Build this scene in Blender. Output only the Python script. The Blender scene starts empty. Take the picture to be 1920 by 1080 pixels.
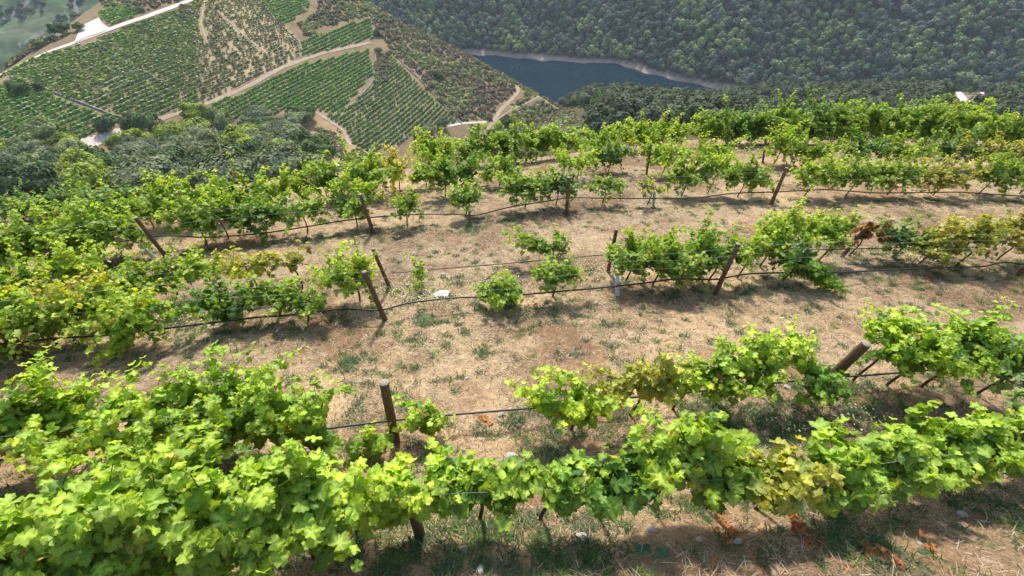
import bpy, math, random
import numpy as np
R = math.radians
rng = np.random.default_rng(7)
random.seed(7)
scene = bpy.context.scene
COL = scene.collection

# ------------------------------------------------------------------ camera, world, sun, exposure
F_PX, PITCH = 900.0, R(43.8)                 # focal length in photo pixels, degrees below the horizon
cam_d = bpy.data.cameras.new('camera'); cam = bpy.data.objects.new('camera', cam_d); COL.objects.link(cam)
cam_d.sensor_width = 36; cam_d.lens = F_PX/1920*36; cam_d.clip_start = 0.1; cam_d.clip_end = 5000
cam.location = (0, 0, 0); cam.rotation_euler = (math.pi/2-PITCH, 0, 0)
scene.camera = cam
scene.view_settings.view_transform = 'Standard'; scene.view_settings.look = 'None'
scene.view_settings.exposure = 0.86; scene.view_settings.gamma = 1
SUN_EL, SUN_AZ = R(47), R(-6)                # azimuth measured from +Y towards +X
wd = bpy.data.worlds.new('World'); scene.world = wd; wd.use_nodes = True
nt = wd.node_tree; sky = nt.nodes.new('ShaderNodeTexSky'); sky.sky_type = 'NISHITA'; sky.sun_disc = False
sky.sun_elevation = SUN_EL; sky.sun_rotation = SUN_AZ; sky.air_density = 1.2; sky.dust_density = 1.5
nt.links.new(sky.outputs[0], nt.nodes['Background'].inputs[0]); nt.nodes['Background'].inputs[1].default_value = 0.15
sd = bpy.data.lights.new('sun', 'SUN'); sd.energy = 3.4; sd.angle = R(5); sd.color = (1.0, 0.95, 0.86)
so = bpy.data.objects.new('sun', sd); COL.objects.link(so)
from mathutils import Vector
sv = Vector((math.sin(SUN_AZ)*math.cos(SUN_EL), math.cos(SUN_AZ)*math.cos(SUN_EL), math.sin(SUN_EL)))
so.rotation_euler = sv.to_track_quat('Z', 'Y').to_euler(); so.location = (0, 0, 60)
SUNV = np.array(sv)
scene.cycles.max_bounces = 6; scene.cycles.diffuse_bounces = 3; scene.cycles.glossy_bounces = 2
scene.cycles.transmission_bounces = 4; scene.cycles.transparent_max_bounces = 4; scene.cycles.volume_bounces = 0
scene.cycles.caustics_reflective = False; scene.cycles.caustics_refractive = False

CP, SP = math.cos(PITCH), math.sin(PITCH)
# ------------------------------------------------------------------ terrain height
def smax(a, b, k):
    h = np.clip(0.5+0.5*(a-b)/k, 0, 1)
    return b*(1-h)+a*h+k*h*(1-h)
def smin(a, b, k): return -smax(-a, -b, k)
def sp(x, w): return np.where(x > 8*w, x, w*np.log1p(np.exp(np.clip(x/w, -30, 8))))
def wav(x, y, s, seed):
    r = np.random.default_rng(seed); o = 0
    for i in range(6):
        a = r.uniform(0, 6.28); f = r.uniform(.6, 1.7)/s
        o = o+np.sin((x*math.cos(a)+y*math.sin(a))*f*6.28+r.uniform(0, 6.28))
    return o/6
YC_X = [-200, -40, -18.7, -9.2, 0, 11.7, 29, 60, 200]
YC_Y = [4, 8, 15.5, 20.5, 23.5, 29.5, 29, 26, 20]
SH_X = [-900, -45, 50, 123, 203, 420, 900]
SH_Y = [480, 619, 600, 583, 520, 430, 330]
def near_z(x, y):
    yc = np.interp(x, YC_X, YC_Y)
    z = -5.5-0.3*y+0.42*np.clip(3.5-y, 0, 6)-0.6*sp(y-yc, 1.2)
    return z+0.10*wav(x, y, 3.0, 1)+0.05*wav(x, y, 1.1, 2)+.02*wav(x, y, .6, 22)
def hill_z(x, y):
    f = -82+.35*(-.93*(x+129)+.36*(y-200))
    f = f+1.5*wav(x, y, 80, 3)+.25*wav(x, y, 14, 13)
    f = f-0.9*sp(y-(303.1-.403*x), 4)-0.8*sp(-187-x, 5)
    return f
def shrub_z(x, y):
    return -14.5+.061*x-.39*y-.7*sp(x+.42*y-3, 3)+1.2*wav(x, y, 40, 4)
def ridge_z(x, y):
    f = -16.+.0066*x-.349*y+2.0*wav(x, y, 90, 5)
    cr = 331-.15*(x-125); f = f-5*np.exp(-((x-118)/34)**2)
    return f-.9*sp(y-cr, 5)-.6*sp(.13*y+8-x, 5)
def far_z(x, y):
    ys = np.interp(x, SH_X, SH_Y)+7*wav(x, y, 60, 6)+3*wav(x, y, 23, 7)
    d = y-ys
    return smin(-200.5+np.where(d < 0, .5*d, .58*d), 170+0*d, 25.)+np.where(d > 15, 1, 0)*3*wav(x, y, 120, 8)*np.clip((d-15)/40, 0, 1)
def height(x, y):
    x = np.asarray(x, float); y = np.asarray(y, float)
    b = smax(hill_z(x, y), shrub_z(x, y), 4.)
    b = smax(b, ridge_z(x, y), 4.)
    b = smax(b, far_z(x, y), 2.)
    b = np.maximum(b, -206)
    return smax(near_z(x, y), b, 1.)
def ray(u, v):
    u = np.asarray(u, float); v = np.asarray(v, float); c = (540-v)/F_PX
    return np.stack([(u-960)/F_PX, CP+c*SP, -SP+c*CP], -1)
def hit(u, v, h=0.0, tmin=1.0):
    """world point where the sight line meets the terrain raised by h"""
    d = ray(u, v); sh = d.shape[:-1]; d = d.reshape(-1, 3)
    ts = tmin*np.exp(np.linspace(0, math.log(1500/tmin), 900))
    P = d[:, None, :]*ts[None, :, None]
    g = P[..., 2]-(height(P[..., 0], P[..., 1])+h)
    k = np.argmax(g < 0, axis=1); k = np.where(g.min(1) >= 0, len(ts)-1, np.maximum(k, 1))
    lo, hi = ts[k-1], ts[k]
    for _ in range(22):
        m = (lo+hi)/2; Q = d*m[:, None]; s = Q[:, 2]-(height(Q[:, 0], Q[:, 1])+h) < 0
        hi = np.where(s, m, hi); lo = np.where(s, lo, m)
    return (d*hi[:, None]).reshape(sh+(3,))
def proj(P):
    P = np.asarray(P); dp = P[..., 1]*CP-P[..., 2]*SP; up = P[..., 1]*SP+P[..., 2]*CP
    return 960+F_PX*P[..., 0]/dp, 540-F_PX*up/dp, dp
def inpoly(x, y, poly):
    x = np.asarray(x); c = np.zeros(x.shape, bool); n = len(poly)
    for i in range(n):
        x1, y1 = poly[i]; x2, y2 = poly[(i+1) % n]
        c ^= ((y1 > y) != (y2 > y)) & (x < (x2-x1)*(y-y1)/(y2-y1+1e-12)+x1)
    return c
def wpoly(px):
    a = np.array(px, float); P = hit(a[:, 0], a[:, 1], tmin=48.); return [tuple(p[:2]) for p in P]

# ------------------------------------------------------------------ materials
def mat(name):
    m = bpy.data.materials.new(name); m.use_nodes = True; nt = m.node_tree; nt.nodes.clear()
    out = nt.nodes.new('ShaderNodeOutputMaterial')
    return m, nt, out
def N(nt, t, **kw):
    n = nt.nodes.new(t)
    for k, v in kw.items():
        if k in n.inputs.keys() if isinstance(k, str) else False: n.inputs[k].default_value = v
        else: setattr(n, k, v)
    return n
def L(nt, a, b): nt.links.new(a, b)
def simple_mat(name, col, rough=.8, var=.25, scale=6, bump=0.0, col2=None, stretch=None, spec=.3):
    m, nt, out = mat(name)
    b = N(nt, 'ShaderNodeBsdfPrincipled'); b.inputs['Roughness'].default_value = rough
    b.inputs['Specular IOR Level'].default_value = spec
    tc = N(nt, 'ShaderNodeTexCoord'); mp = N(nt, 'ShaderNodeMapping')
    if stretch: mp.inputs['Scale'].default_value = stretch
    no = N(nt, 'ShaderNodeTexNoise'); no.inputs['Scale'].default_value = scale; no.inputs['Detail'].default_value = 6
    L(nt, tc.outputs['Object'], mp.inputs[0]); L(nt, mp.outputs[0], no.inputs['Vector'])
    r = N(nt, 'ShaderNodeValToRGB'); r.color_ramp.elements[0].position = .3; r.color_ramp.elements[1].position = .7
    c2 = col2 or tuple(c*(1+var) for c in col); c1 = tuple(c*(1-var) for c in col) if not col2 else col
    r.color_ramp.elements[0].color = (*c1, 1); r.color_ramp.elements[1].color = (*c2, 1)
    L(nt, no.outputs[0], r.inputs[0]); L(nt, r.outputs[0], b.inputs['Base Color'])
    if bump:
        bp = N(nt, 'ShaderNodeBump'); bp.inputs['Strength'].default_value = bump; bp.inputs['Distance'].default_value = .02
        L(nt, no.outputs[0], bp.inputs['Height']); L(nt, bp.outputs[0], b.inputs['Normal'])
    L(nt, b.outputs[0], out.inputs[0]); return m
def leaf_mat(name, trans=.42, rough=.5, spec=.35, tmul=(1.5, 1.45, .55)):
    m, nt, out = mat(name)
    at = N(nt, 'ShaderNodeAttribute', attribute_name='Col')
    b = N(nt, 'ShaderNodeBsdfPrincipled'); b.inputs['Roughness'].default_value = rough; b.inputs['Specular IOR Level'].default_value = spec
    t = N(nt, 'ShaderNodeBsdfTranslucent'); mx = N(nt, 'ShaderNodeMixShader'); mx.inputs[0].default_value = trans
    mu = N(nt, 'ShaderNodeMixRGB', blend_type='MULTIPLY'); mu.inputs[0].default_value = 1; mu.inputs[2].default_value = (*tmul, 1)
    tc = N(nt, 'ShaderNodeTexCoord'); no = N(nt, 'ShaderNodeTexNoise'); no.inputs['Scale'].default_value = 38; no.inputs['Detail'].default_value = 4
    L(nt, tc.outputs['Object'], no.inputs['Vector']); rr = N(nt, 'ShaderNodeValToRGB'); rr.color_ramp.elements[0].position = .34; rr.color_ramp.elements[1].position = .66
    rr.color_ramp.elements[0].color = (.74, .78, .7, 1); rr.color_ramp.elements[1].color = (1.18, 1.12, 1.1, 1); L(nt, no.outputs[0], rr.inputs[0])
    m0 = N(nt, 'ShaderNodeMixRGB', blend_type='MULTIPLY'); m0.inputs[0].default_value = 1; L(nt, at.outputs['Color'], m0.inputs[1]); L(nt, rr.outputs[0], m0.inputs[2])
    L(nt, m0.outputs[0], b.inputs['Base Color']); L(nt, m0.outputs[0], mu.inputs[1]); L(nt, mu.outputs[0], t.inputs['Color'])
    L(nt, b.outputs[0], mx.inputs[1]); L(nt, t.outputs[0], mx.inputs[2]); L(nt, mx.outputs[0], out.inputs[0])
    return m
M_leaf = leaf_mat('vine_leaf')
M_tree = leaf_mat('tree_leaf', .2, .7, .2, (1.3, 1.3, .7))
M_grass = leaf_mat('grass_blade', .25, .8, .15, (1.2, 1.15, .8))
M_bark = simple_mat('vine_bark', (.09, .055, .035), .95, .4, 25, .6, stretch=(3, 3, .6))
M_branch = simple_mat('grey_branch', (.34, .33, .30), .9, .3, 4)
M_post = simple_mat('post_wood', (.075, .043, .025), .85, .35, 9, .5, stretch=(9, 9, .7), col2=(.20, .125, .075))
M_cut = simple_mat('post_cut_end', (.30, .24, .19), .9, .25, 40, .3)
M_hose = simple_mat('black_hose', (.02, .02, .024), .45, .2, 8, spec=.5)
M_wire = simple_mat('galvanised_wire', (.34, .34, .32), .5, .15, 8, spec=.5)
M_tube = simple_mat('guard_tube', (.38, .50, .42), .6, .12, 5)
M_tubeb = simple_mat('guard_tube_bleached', (.48, .56, .60), .6, .12, 5)
M_stone = simple_mat('pale_stone', (.42, .38, .33), .9, .25, 14, .6)
M_wall = simple_mat('wall_stone', (.23, .22, .18), .95, .35, .9, .3)
M_road = simple_mat('dirt_road', (.36, .275, .19), .95, .18, .5)
M_pale = simple_mat('pale_gravel', (.58, .50, .43), .95, .12, .4)
M_dryl = leaf_mat('dry_leaf', .25, .8, .2, (1.2, 1, .8))
M_cloth = simple_mat('white_sheet', (.66, .62, .60), .8, .1, 9, .4)

def ground_mat():
    m, nt, out = mat('ground')
    b = N(nt, 'ShaderNodeBsdfPrincipled'); b.inputs['Roughness'].default_value = .95; b.inputs['Specular IOR Level'].default_value = .1
    at = N(nt, 'ShaderNodeAttribute', attribute_name='Col'); tc = N(nt, 'ShaderNodeTexCoord')
    def noise(s, d=5, dist=0., r=.6):
        n = N(nt, 'ShaderNodeTexNoise'); n.inputs['Scale'].default_value = s; n.inputs['Detail'].default_value = d
        n.inputs['Distortion'].default_value = dist; n.inputs['Roughness'].default_value = r
        L(nt, tc.outputs['Object'], n.inputs['Vector']); return n
    def ramp(src, p0, p1, c0=(0, 0, 0, 1), c1=(1, 1, 1, 1)):
        r = N(nt, 'ShaderNodeValToRGB'); e = r.color_ramp.elements; e[0].position = p0; e[1].position = p1
        e[0].color = c0; e[1].color = c1; L(nt, src, r.inputs[0]); return r
    def mix(f, a, bb, mode='MIX'):
        x = N(nt, 'ShaderNodeMixRGB', blend_type=mode)
        for s, i in ((f, 0), (a, 1), (bb, 2)):
            if isinstance(s, (int, float, tuple)): x.inputs[i].default_value = s
            else: L(nt, s, x.inputs[i])
        return x.outputs[0]
    # alpha of Col marks the mown strip between the near rows
    big = noise(.55, 4); med = noise(2.3, 5); fine = noise(30, 6, .8, .75); straw = noise(90, 4, 1.5, .8)
    nearm = at.outputs['Alpha']
    soil = mix(ramp(big.outputs[0], .46, .60).outputs[0], at.outputs['Color'], (.23, .155, .098, 1))
    soil = mix(ramp(med.outputs[0], .60, .72).outputs[0], soil, (.40, .33, .26, 1))
    red = noise(1.3, 5); soil = mix(ramp(red.outputs[0], .66, .78).outputs[0], soil, (.33, .18, .10, 1))
    grn = noise(1.9, 8, .3, .7); soil = mix(ramp(grn.outputs[0], .55, .66, c1=(.7, .7, .7, 1)).outputs[0], soil, (.15, .17, .08, 1))
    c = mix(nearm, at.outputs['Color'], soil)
    c = mix(1.0, c, ramp(fine.outputs[0], .30, .70, (.50, .48, .46, 1), (1.45, 1.42, 1.4, 1)).outputs[0], 'MULTIPLY')
    c = mix(1.0, c, ramp(straw.outputs[0], .35, .65, (.62, .6, .58, 1), (1.35, 1.33, 1.28, 1)).outputs[0], 'MULTIPLY')
    cl = noise(7, 6, .5, .7); c = mix(1.0, c, ramp(cl.outputs[0], .33, .66, (.66, .63, .60, 1), (1.22, 1.2, 1.18, 1)).outputs[0], 'MULTIPLY')
    farn = noise(.12, 6, .2, .7)
    c = mix(1.0, c, ramp(farn.outputs[0], .35, .65, (.75, .77, .78, 1), (1.25, 1.2, 1.1, 1)).outputs[0], 'MULTIPLY')
    L(nt, c, b.inputs['Base Color'])
    bp = N(nt, 'ShaderNodeBump'); bp.inputs['Strength'].default_value = .9; bp.inputs['Distance'].default_value = .03
    L(nt, fine.outputs[0], bp.inputs['Height']); L(nt, bp.outputs[0], b.inputs['Normal'])
    L(nt, b.outputs[0], out.inputs[0]); return m
M_ground = ground_mat()
def water_mat():
    m, nt, out = mat('river_water')
    b = N(nt, 'ShaderNodeBsdfPrincipled'); b.inputs['Base Color'].default_value = (.002, .017, .028, 1)
    b.inputs['Roughness'].default_value = .08; b.inputs['IOR'].default_value = 1.33; b.inputs['Specular IOR Level'].default_value = .14
    tc = N(nt, 'ShaderNodeTexCoord'); n = N(nt, 'ShaderNodeTexNoise'); n.inputs['Scale'].default_value = .25; n.inputs['Detail'].default_value = 6
    L(nt, tc.outputs['Object'], n.inputs['Vector'])
    bp = N(nt, 'ShaderNodeBump'); bp.inputs['Strength'].default_value = .12; bp.inputs['Distance'].default_value = .3
    L(nt, n.outputs[0], bp.inputs['Height']); L(nt, bp.outputs[0], b.inputs['Normal']); L(nt, b.outputs[0], out.inputs[0]); return m
M_water = water_mat()

# ------------------------------------------------------------------ mesh helpers
def mesh(name, V, faces, material, cols=None, smooth=False):
    """V (n,3); faces: one (m,k) index array or a list of them; cols (n,3 or 4)"""
    if not isinstance(faces, list): faces = [faces]
    me = bpy.data.meshes.new(name); V = np.asarray(V, np.float32)
    me.vertices.add(len(V)); me.vertices.foreach_set('co', V.ravel())
    idx = np.concatenate([f.ravel() for f in faces]).astype(np.int32)
    tot = np.concatenate([np.full(len(f), f.shape[1]) for f in faces]).astype(np.int32)
    st = np.concatenate([[0], np.cumsum(tot)[:-1]]).astype(np.int32)
    me.loops.add(len(idx)); me.loops.foreach_set('vertex_index', idx)
    me.polygons.add(len(tot)); me.polygons.foreach_set('loop_start', st); me.polygons.foreach_set('loop_total', tot)
    if smooth: me.polygons.foreach_set('use_smooth', np.ones(len(tot), bool))
    if cols is not None:
        c = np.ones((len(V), 4), np.float32); cols = np.asarray(cols); c[:, :cols.shape[1]] = cols
        a = me.color_attributes.new('Col', 'FLOAT_COLOR', 'POINT'); a.data.foreach_set('color', c.ravel())
    me.update(calc_edges=True)
    for mm in (material if isinstance(material, list) else [material]): me.materials.append(mm)
    return me
def obj(name, me, parent=None, loc=None):
    o = bpy.data.objects.new(name, me); COL.objects.link(o)
    if parent is not None: o.parent = parent
    if loc is not None: o.location = loc
    return o
def tag(o, label=None, cat=None, group=None, kind=None):
    for k, v in (('label', label), ('category', cat), ('group', group), ('kind', kind)):
        if v: o[k] = v
    return o
def empty(name, loc, label, cat, group=None):
    return tag(obj(name, None, loc=tuple(float(a) for a in loc)), label, cat, group)
def norm(a): return a/np.maximum(np.linalg.norm(a, axis=-1, keepdims=True), 1e-9)
def tube(P, rad, sides=8, caps=True):
    """tube along the points P, rad scalar or per point -> V, quads, (cap ngons)"""
    P = np.asarray(P, float); n = len(P); rad = np.broadcast_to(rad, (n,))
    T = norm(np.gradient(P, axis=0)); ref = np.array([0, 0, 1.]) if abs(T[0][2]) < .8 else np.array([1., 0, 0])
    A = norm(np.cross(T, ref)); B = np.cross(T, A)
    th = np.arange(sides)*2*math.pi/sides
    V = P[:, None]+rad[:, None, None]*(np.cos(th)[None, :, None]*A[:, None]+np.sin(th)[None, :, None]*B[:, None])
    V = V.reshape(-1, 3); i = np.arange(n-1)[:, None]*sides; j = np.arange(sides)[None]; k = (j+1) % sides
    Q = np.stack([i+j, i+k, i+sides+k, i+sides+j], -1).reshape(-1, 4)
    caps_ = np.array([np.arange(sides)[::-1], (n-1)*sides+np.arange(sides)])
    return V, Q, caps_
def join(parts):
    Vs, Fs, o = [], {}, 0
    for V, fl in parts:
        for f in fl: Fs.setdefault(f.shape[1], []).append(f+o)
        Vs.append(V); o += len(V)
    return np.concatenate(Vs), [np.concatenate(v) for v in Fs.values()]
def smooth_path(P, n):
    P = np.asarray(P, float); d = np.r_[0, np.cumsum(np.linalg.norm(np.diff(P, axis=0), axis=1))]
    t = np.linspace(0, d[-1], n); Q = np.stack([np.interp(t, d, P[:, k]) for k in range(P.shape[1])], 1)
    for _ in range(max(1, n//(len(P)*3))):
        Q[1:-1] = (Q[:-2]+2*Q[1:-1]+Q[2:])/4
    return Q

# grape leaf outlines, (radius, degrees), petiole at the origin, tip at 90 degrees
def outline(half, serr):
    pts = half+[(1.12, 90)]+[(r, 180-a) for r, a in half[::-1]]
    out = []
    for i, (r, a) in enumerate(pts):
        out.append((r, a))
        if serr and i < len(pts)-1:
            r2, a2 = pts[i+1]; out += [((r*2+r2)/3*.93, a+(a2-a)*.36), ((r+2*r2)/3*1.05, a+(a2-a)*.62)]
    return np.array([(r*math.cos(R(a)), r*math.sin(R(a))) for r, a in out])
LEAF = {
 'hi': outline([(.36, -84), (.74, -66), (.88, -40), (.78, -12), (.92, 10), (1.0, 28), (.90, 45), (.76, 60), (.93, 73)], True),
 'mid': outline([(.5, -75), (.88, -38), (.76, -8), (1.0, 28), (.74, 60)], False),
 'lo': outline([(.70, -55), (.92, 15), (.75, 58)], False)}
def leaves(P, Nn, T, size, col, detail):
    """many leaves as one vertex / face set. Nn = blade normal, T = tip direction"""
    o = LEAF[detail]; n, k = len(P), len(o)
    Nn = norm(Nn); T = norm(T-(T*Nn).sum(-1, keepdims=True)*Nn); X = np.cross(T, Nn)
    x, y = o[:, 0], o[:, 1]
    fold = rng.uniform(.05, .45, (n, 1)); cup = rng.uniform(-.5, .35, (n, 1)); wv = rng.uniform(0, 6.28, (n, 1)); wa = rng.uniform(.05, .20, (n, 1))
    r2 = x**2+y**2; ang = np.arctan2(y, x)
    z = fold*np.abs(x)[None]+cup*r2[None]+wa*np.sin(5*ang[None]+wv)-.25*np.clip(y, 0, 2)[None]**2*rng.uniform(0, 1.2, (n, 1))
    asp = rng.uniform(.85, 1.1, (n, 1))
    s = (np.asarray(size)*.5)[:, None]
    V = P[:, None]+(s*asp*x[None])[..., None]*X[:, None]+(s*y[None])[..., None]*T[:, None]+(s*z)[..., None]*Nn[:, None]
    V = np.concatenate([P[:, None], V], 1)
    c = np.repeat(col[:, None], k+1, 1)
    if detail == 'hi':                                  # paler veins at the middle of the blade
        c = c.copy(); c[:, 0] = c[:, 0]*1.45+.03
    b = (np.arange(n)*(k+1))[:, None, None]
    i = np.arange(k-1); f = np.stack([np.zeros(k-1, int), i+1, i+2], 1)[None]
    return V.reshape(-1, 3), (b+f).reshape(-1, 3), c.reshape(-1, 3)

PAL = {                                                # old leaf, young leaf
 'green': ((.125, .24, .028), (.37, .50, .05)),
 'dark': ((.060, .155, .028), (.23, .38, .042)),
 'lime': ((.19, .35, .035), (.48, .58, .055)),
 'yellow': ((.30, .37, .035), (.60, .54, .055)),
 'blue': ((.10, .20, .055), (.25, .37, .09)),
 'red': ((.18, .045, .025), (.38, .14, .04)),
 'olive': ((.20, .26, .045), (.46, .44, .07)),
}
def leafcols(n, age, pal):
    a, b = np.array(PAL[pal][0]), np.array(PAL[pal][1]); t = np.clip(age+rng.normal(0, .22, n), 0, 1)[:, None]
    c = a*(1-t)+b*t; c = c*rng.uniform(.75, 1.25, (n, 1))
    sp_ = rng.random(n)
    c[sp_ < .003] = (.32, .19, .07)
    yy = (sp_ > .006) & (sp_ < .03); c[yy] = (.45, .42, .07)
    if pal in ('olive', 'yellow'):
        o = sp_ > .975; c[o] = np.array((.46, .22, .06))*rng.uniform(.7, 1.2, (o.sum(), 1))
    if pal == 'red':
        o = sp_ > .7; c[o] = np.array((.22, .22, .04))
    return c

def vine(base, rowdir, hw, h0, h1, pal, detail, dens=1., lsize=.12, wild=1., thick=.36, shoots=(), stem=True, dirsky=None):
    """one grapevine: trunk with cordon, shoots that climb and droop, leaves at every node.
    hw half length along the row, h0..h1 height band of the canopy"""
    base = np.array(base); rd = np.array([rowdir[0], rowdir[1], 0]); rd /= np.linalg.norm(rd)
    pd = np.array([-rd[1], rd[0], 0])
    up = np.array([0, 0, 1.]); slope = -.3*rd[1]; rd3 = rd+up*slope
    hc = h0+.35*(h1-h0)
    wood = []
    n = max(5, int(dens*hw*2*(19 if detail == 'hi' else 30)))
    LP, LN, LT, LS, LA = [], [], [], [], []
    starts = []
    for i in range(n):
        s = np.clip(rng.uniform(-1, 1), -1, 1)
        st = base+rd3*s*hw*.95+up*(hc+rng.uniform(-.12, .28)*(h1-h0))+pd*rng.normal(0, thick*.5)
        tk = thick/.36; d = norm(up*rng.uniform(.2, 1.3)+rd*rng.normal(0, .6)+pd*rng.normal(0, .55*tk))
        ln = rng.uniform(.35, 1.0)*(h1-h0)*.95
        if rng.random() < .35: d = norm(-up*.5+pd*rng.normal(0, .8*tk)+rd*rng.normal(0, .6)); ln = (hc-h0)*rng.uniform(.6, 1.4)
        starts.append((st, d, ln, .9))
    if detail != 'hi' and not shoots and hw > .3:          # a few canes that stand clear of the canopy
        for q in range(int(rng.integers(2, 5))):
            starts.append((base+rd3*rng.uniform(-.8, .8)*hw+up*(hc+.15*(h1-h0)), norm(up*rng.uniform(.4, 1.3)+rd*rng.normal(0, .8)+pd*rng.normal(0, .35)), rng.uniform(.75, 1.25)*(h1-h0)*.85, .12))
    for (du, dv, dz, ln) in shoots:                     # named long shoots: along row, across, up
        for q in range(4):
            starts.append((base+rd3*du*.4*hw+up*hc, norm(rd*du+pd*dv+up*dz+rng.normal(0, .1, 3)), ln*rng.uniform(.6, 1.05), .12))
    for st, d, ln, droop in starts:
        k = max(3, int(ln/.065)); p = st.copy(); path = [p.copy()]
        for j in range(k):
            d = norm(d+rng.normal(0, (.13 if droop > .5 else .06)*wild, 3)-up*droop*.11*(j/k)*2)
            p = p+d*ln/k; path.append(p.copy())
        path = np.array(path)
        if detail != 'lo' or ln > 1.1: wood.append((path, .006 if detail == 'hi' else .005))
        for j in range(k+1):
            for q in range(2 if droop > .5 else 3):
                off = rng.normal(0, 1, 3); off = off/np.linalg.norm(off)*rng.uniform(.03, .11)
                LP.append(path[j]+off)
                side = 1 if (pd@(path[j]+off-base)) > 0 else -1
                LN.append(up*rng.uniform(.35, 1.2)+pd*side*rng.uniform(0, .8)+off*5+rng.normal(0, .38, 3)+SUNV*.25)
                LT.append(off*8-up*rng.uniform(.2, 1.)+rng.normal(0, .45, 3))
                tip = j/k
                LS.append(lsize*(1.12-.5*tip**2.2)*rng.uniform(.7, 1.2)); LA.append(tip*.8+.12)
    P = np.array(LP); S = np.array(LS)
    gz = height(P[:, 0], P[:, 1]); ok = P[:, 2] > gz+.03
    V, Fc, C = leaves(P[ok], np.array(LN)[ok], np.array(LT)[ok], S[ok], leafcols(ok.sum(), np.array(LA)[ok], pal), detail)
    # trunk, arms and shoots
    parts = []
    ht = hc+.02; k = 7; tp = np.array([base+up*(ht*t-.06*(1-t))+rd*.05*math.sin(3*t)+pd*.04*math.sin(5*t+1) for t in np.linspace(0, 1, k)])
    r0 = .019 if stem else .012
    v, q, cp = tube(tp, np.linspace(r0*1.3, r0*.8, k), 7); parts.append((v, [q, cp]))
    for sgn in (-1, 1):
        ar = np.array([tp[-1]+rd3*sgn*hw*.85*t+up*(.05*math.sin(4*t)-.02) for t in np.linspace(0, 1, 6)])
        v, q, cp = tube(ar, np.linspace(r0*.75, r0*.35, 6), 6); parts.append((v, [q, cp]))
    for path, r in wood:
        v, q, cp = tube(path, np.linspace(r, r*.4, len(path)), 4 if detail != 'hi' else 5); parts.append((v, [q]))
    Vt, Ft = join(parts)
    return (V-base, Fc, C), (Vt-base, Ft)

# ------------------------------------------------------------------ the ground sheet
def axis(segs):
    out = [segs[0][0]]
    for a, b, s0, s1 in segs:
        x = a
        while x < b-1e-6:
            f = (x-a)/(b-a); x = min(b, x+s0+(s1-s0)*f); out.append(x)
    return np.array(out)
ax = axis([(-1500, -860, 30, 7), (-860, -420, 7, 7), (-420, -20, 3.0, 2.2), (-20, 22, .25, .25), (22, 120, .6, 4), (120, 500, 5, 7), (500, 1500, 8, 40)])
ay = axis([(-40, -1, 3, .3), (-1, 33, .22, .25), (33, 80, .7, 2), (80, 345, 2, 3), (345, 480, 5, 5), (480, 760, 3, 5), (760, 2400, 6, 60)])
GX, GY = np.meshgrid(ax, ay); GZ = height(GX, GY)
nx, ny = len(ax), len(ay)
# where the vineyards, tracks and bare patches lie on the hill across the ravine (photo outlines, dropped onto the terrain)
Z_V = {
 'upper': [(0, 148), (60, 115), (170, 82), (215, 60), (300, 30), (370, 2), (450, -25), (490, 0), (560, 78), (565, 100), (545, 118), (470, 152), (400, 185), (330, 212), (235, 218), (120, 182), (30, 143)],
 'lower_left': [(-60, 190), (0, 165), (30, 147), (120, 190), (225, 224), (215, 236), (140, 262), (60, 290), (0, 320), (-60, 330)],
 'middle': [(345, 218), (400, 195), (480, 162), (560, 122), (690, 92), (700, 140), (655, 190), (640, 215), (590, 205), (470, 220), (380, 236)],
 'right': [(640, 215), (665, 190), (715, 150), (735, 105), (790, 165), (865, 234), (800, 240), (770, 262), (700, 288), (655, 268), (600, 215)],
 'top_right': [(566, 108), (565, 80), (640, 50), (695, 35), (700, 72), (640, 88)],
 'top': [(470, -20), (640, -20), (580, 18), (532, 50)],
 'small': [(188, 22), (250, 14), (268, 24), (215, 50), (190, 36)],
 'bottom': [(640, 305), (670, 275), (700, 290), (740, 300), (700, 330), (650, 330)]}
WV = {k: wpoly(v) for k, v in Z_V.items()}
def dist_mix(base, col, m): return base*(1-m[..., None])+np.array(col)*m[..., None]
near_m = 1/(1+np.exp(np.clip((GY-np.interp(GX, YC_X, YC_Y)-4)*1.2, -30, 30)))
colr = np.zeros(GX.shape+(3,))+np.array((.085, .085, .045))
hillm = ((hill_z(GX, GY) > ridge_z(GX, GY)) & (hill_z(GX, GY) > shrub_z(GX, GY)) & (GY < 400)).astype(float)
colr = dist_mix(colr, (.24, .19, .12), hillm)
for k, pw in WV.items():
    m = inpoly(GX, GY, pw).astype(float)*(GY < 420)
    u_ = proj(np.stack([GX, GY, GZ], -1))[0] if k == 'upper' else None
    if k == 'upper':
        w = np.clip((u_-330)/120, 0, 1)[..., None]; cc = np.array((.26, .24, .14))*(1-w)+np.array((.42, .34, .23))*w
        colr = colr*(1-m[..., None])+cc*m[..., None]
    else: colr = dist_mix(colr, {'right': (.26, .24, .15), 'bottom': (.38, .29, .17)}.get(k, (.27, .23, .14)), m)
farm = (GY > 470).astype(float)*(far_z(GX, GY) > -203)
colr = dist_mix(colr, (.035, .045, .028), farm)
fld = farm*np.clip((-330-GX)/60, 0, 1)
band = (np.sin(GZ*1.7+2*wav(GX, GY, 90, 44)) > .35)*(wav(GX, GY, 70, 45) > -.2); colr = dist_mix(colr, (.13, .20, .10), fld); colr = dist_mix(colr, (.25, .27, .18), fld*band*.8); colr = dist_mix(colr, (.08, .14, .07), fld*(wav(GX, GY, 40, 46) > .15))
sh_rock = np.clip((-195.-GZ)/1.5+wav(GX, GY, 9, 21)*.5, 0, 1)*(GX > -300)
colr = dist_mix(colr, (.40, .33, .29), sh_rock)
cl2 = inpoly(GX, GY, wpoly([(1762, 160), (1800, 154), (1850, 160), (1880, 185), (1850, 205), (1780, 205)])) & (GY > 100)
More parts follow.
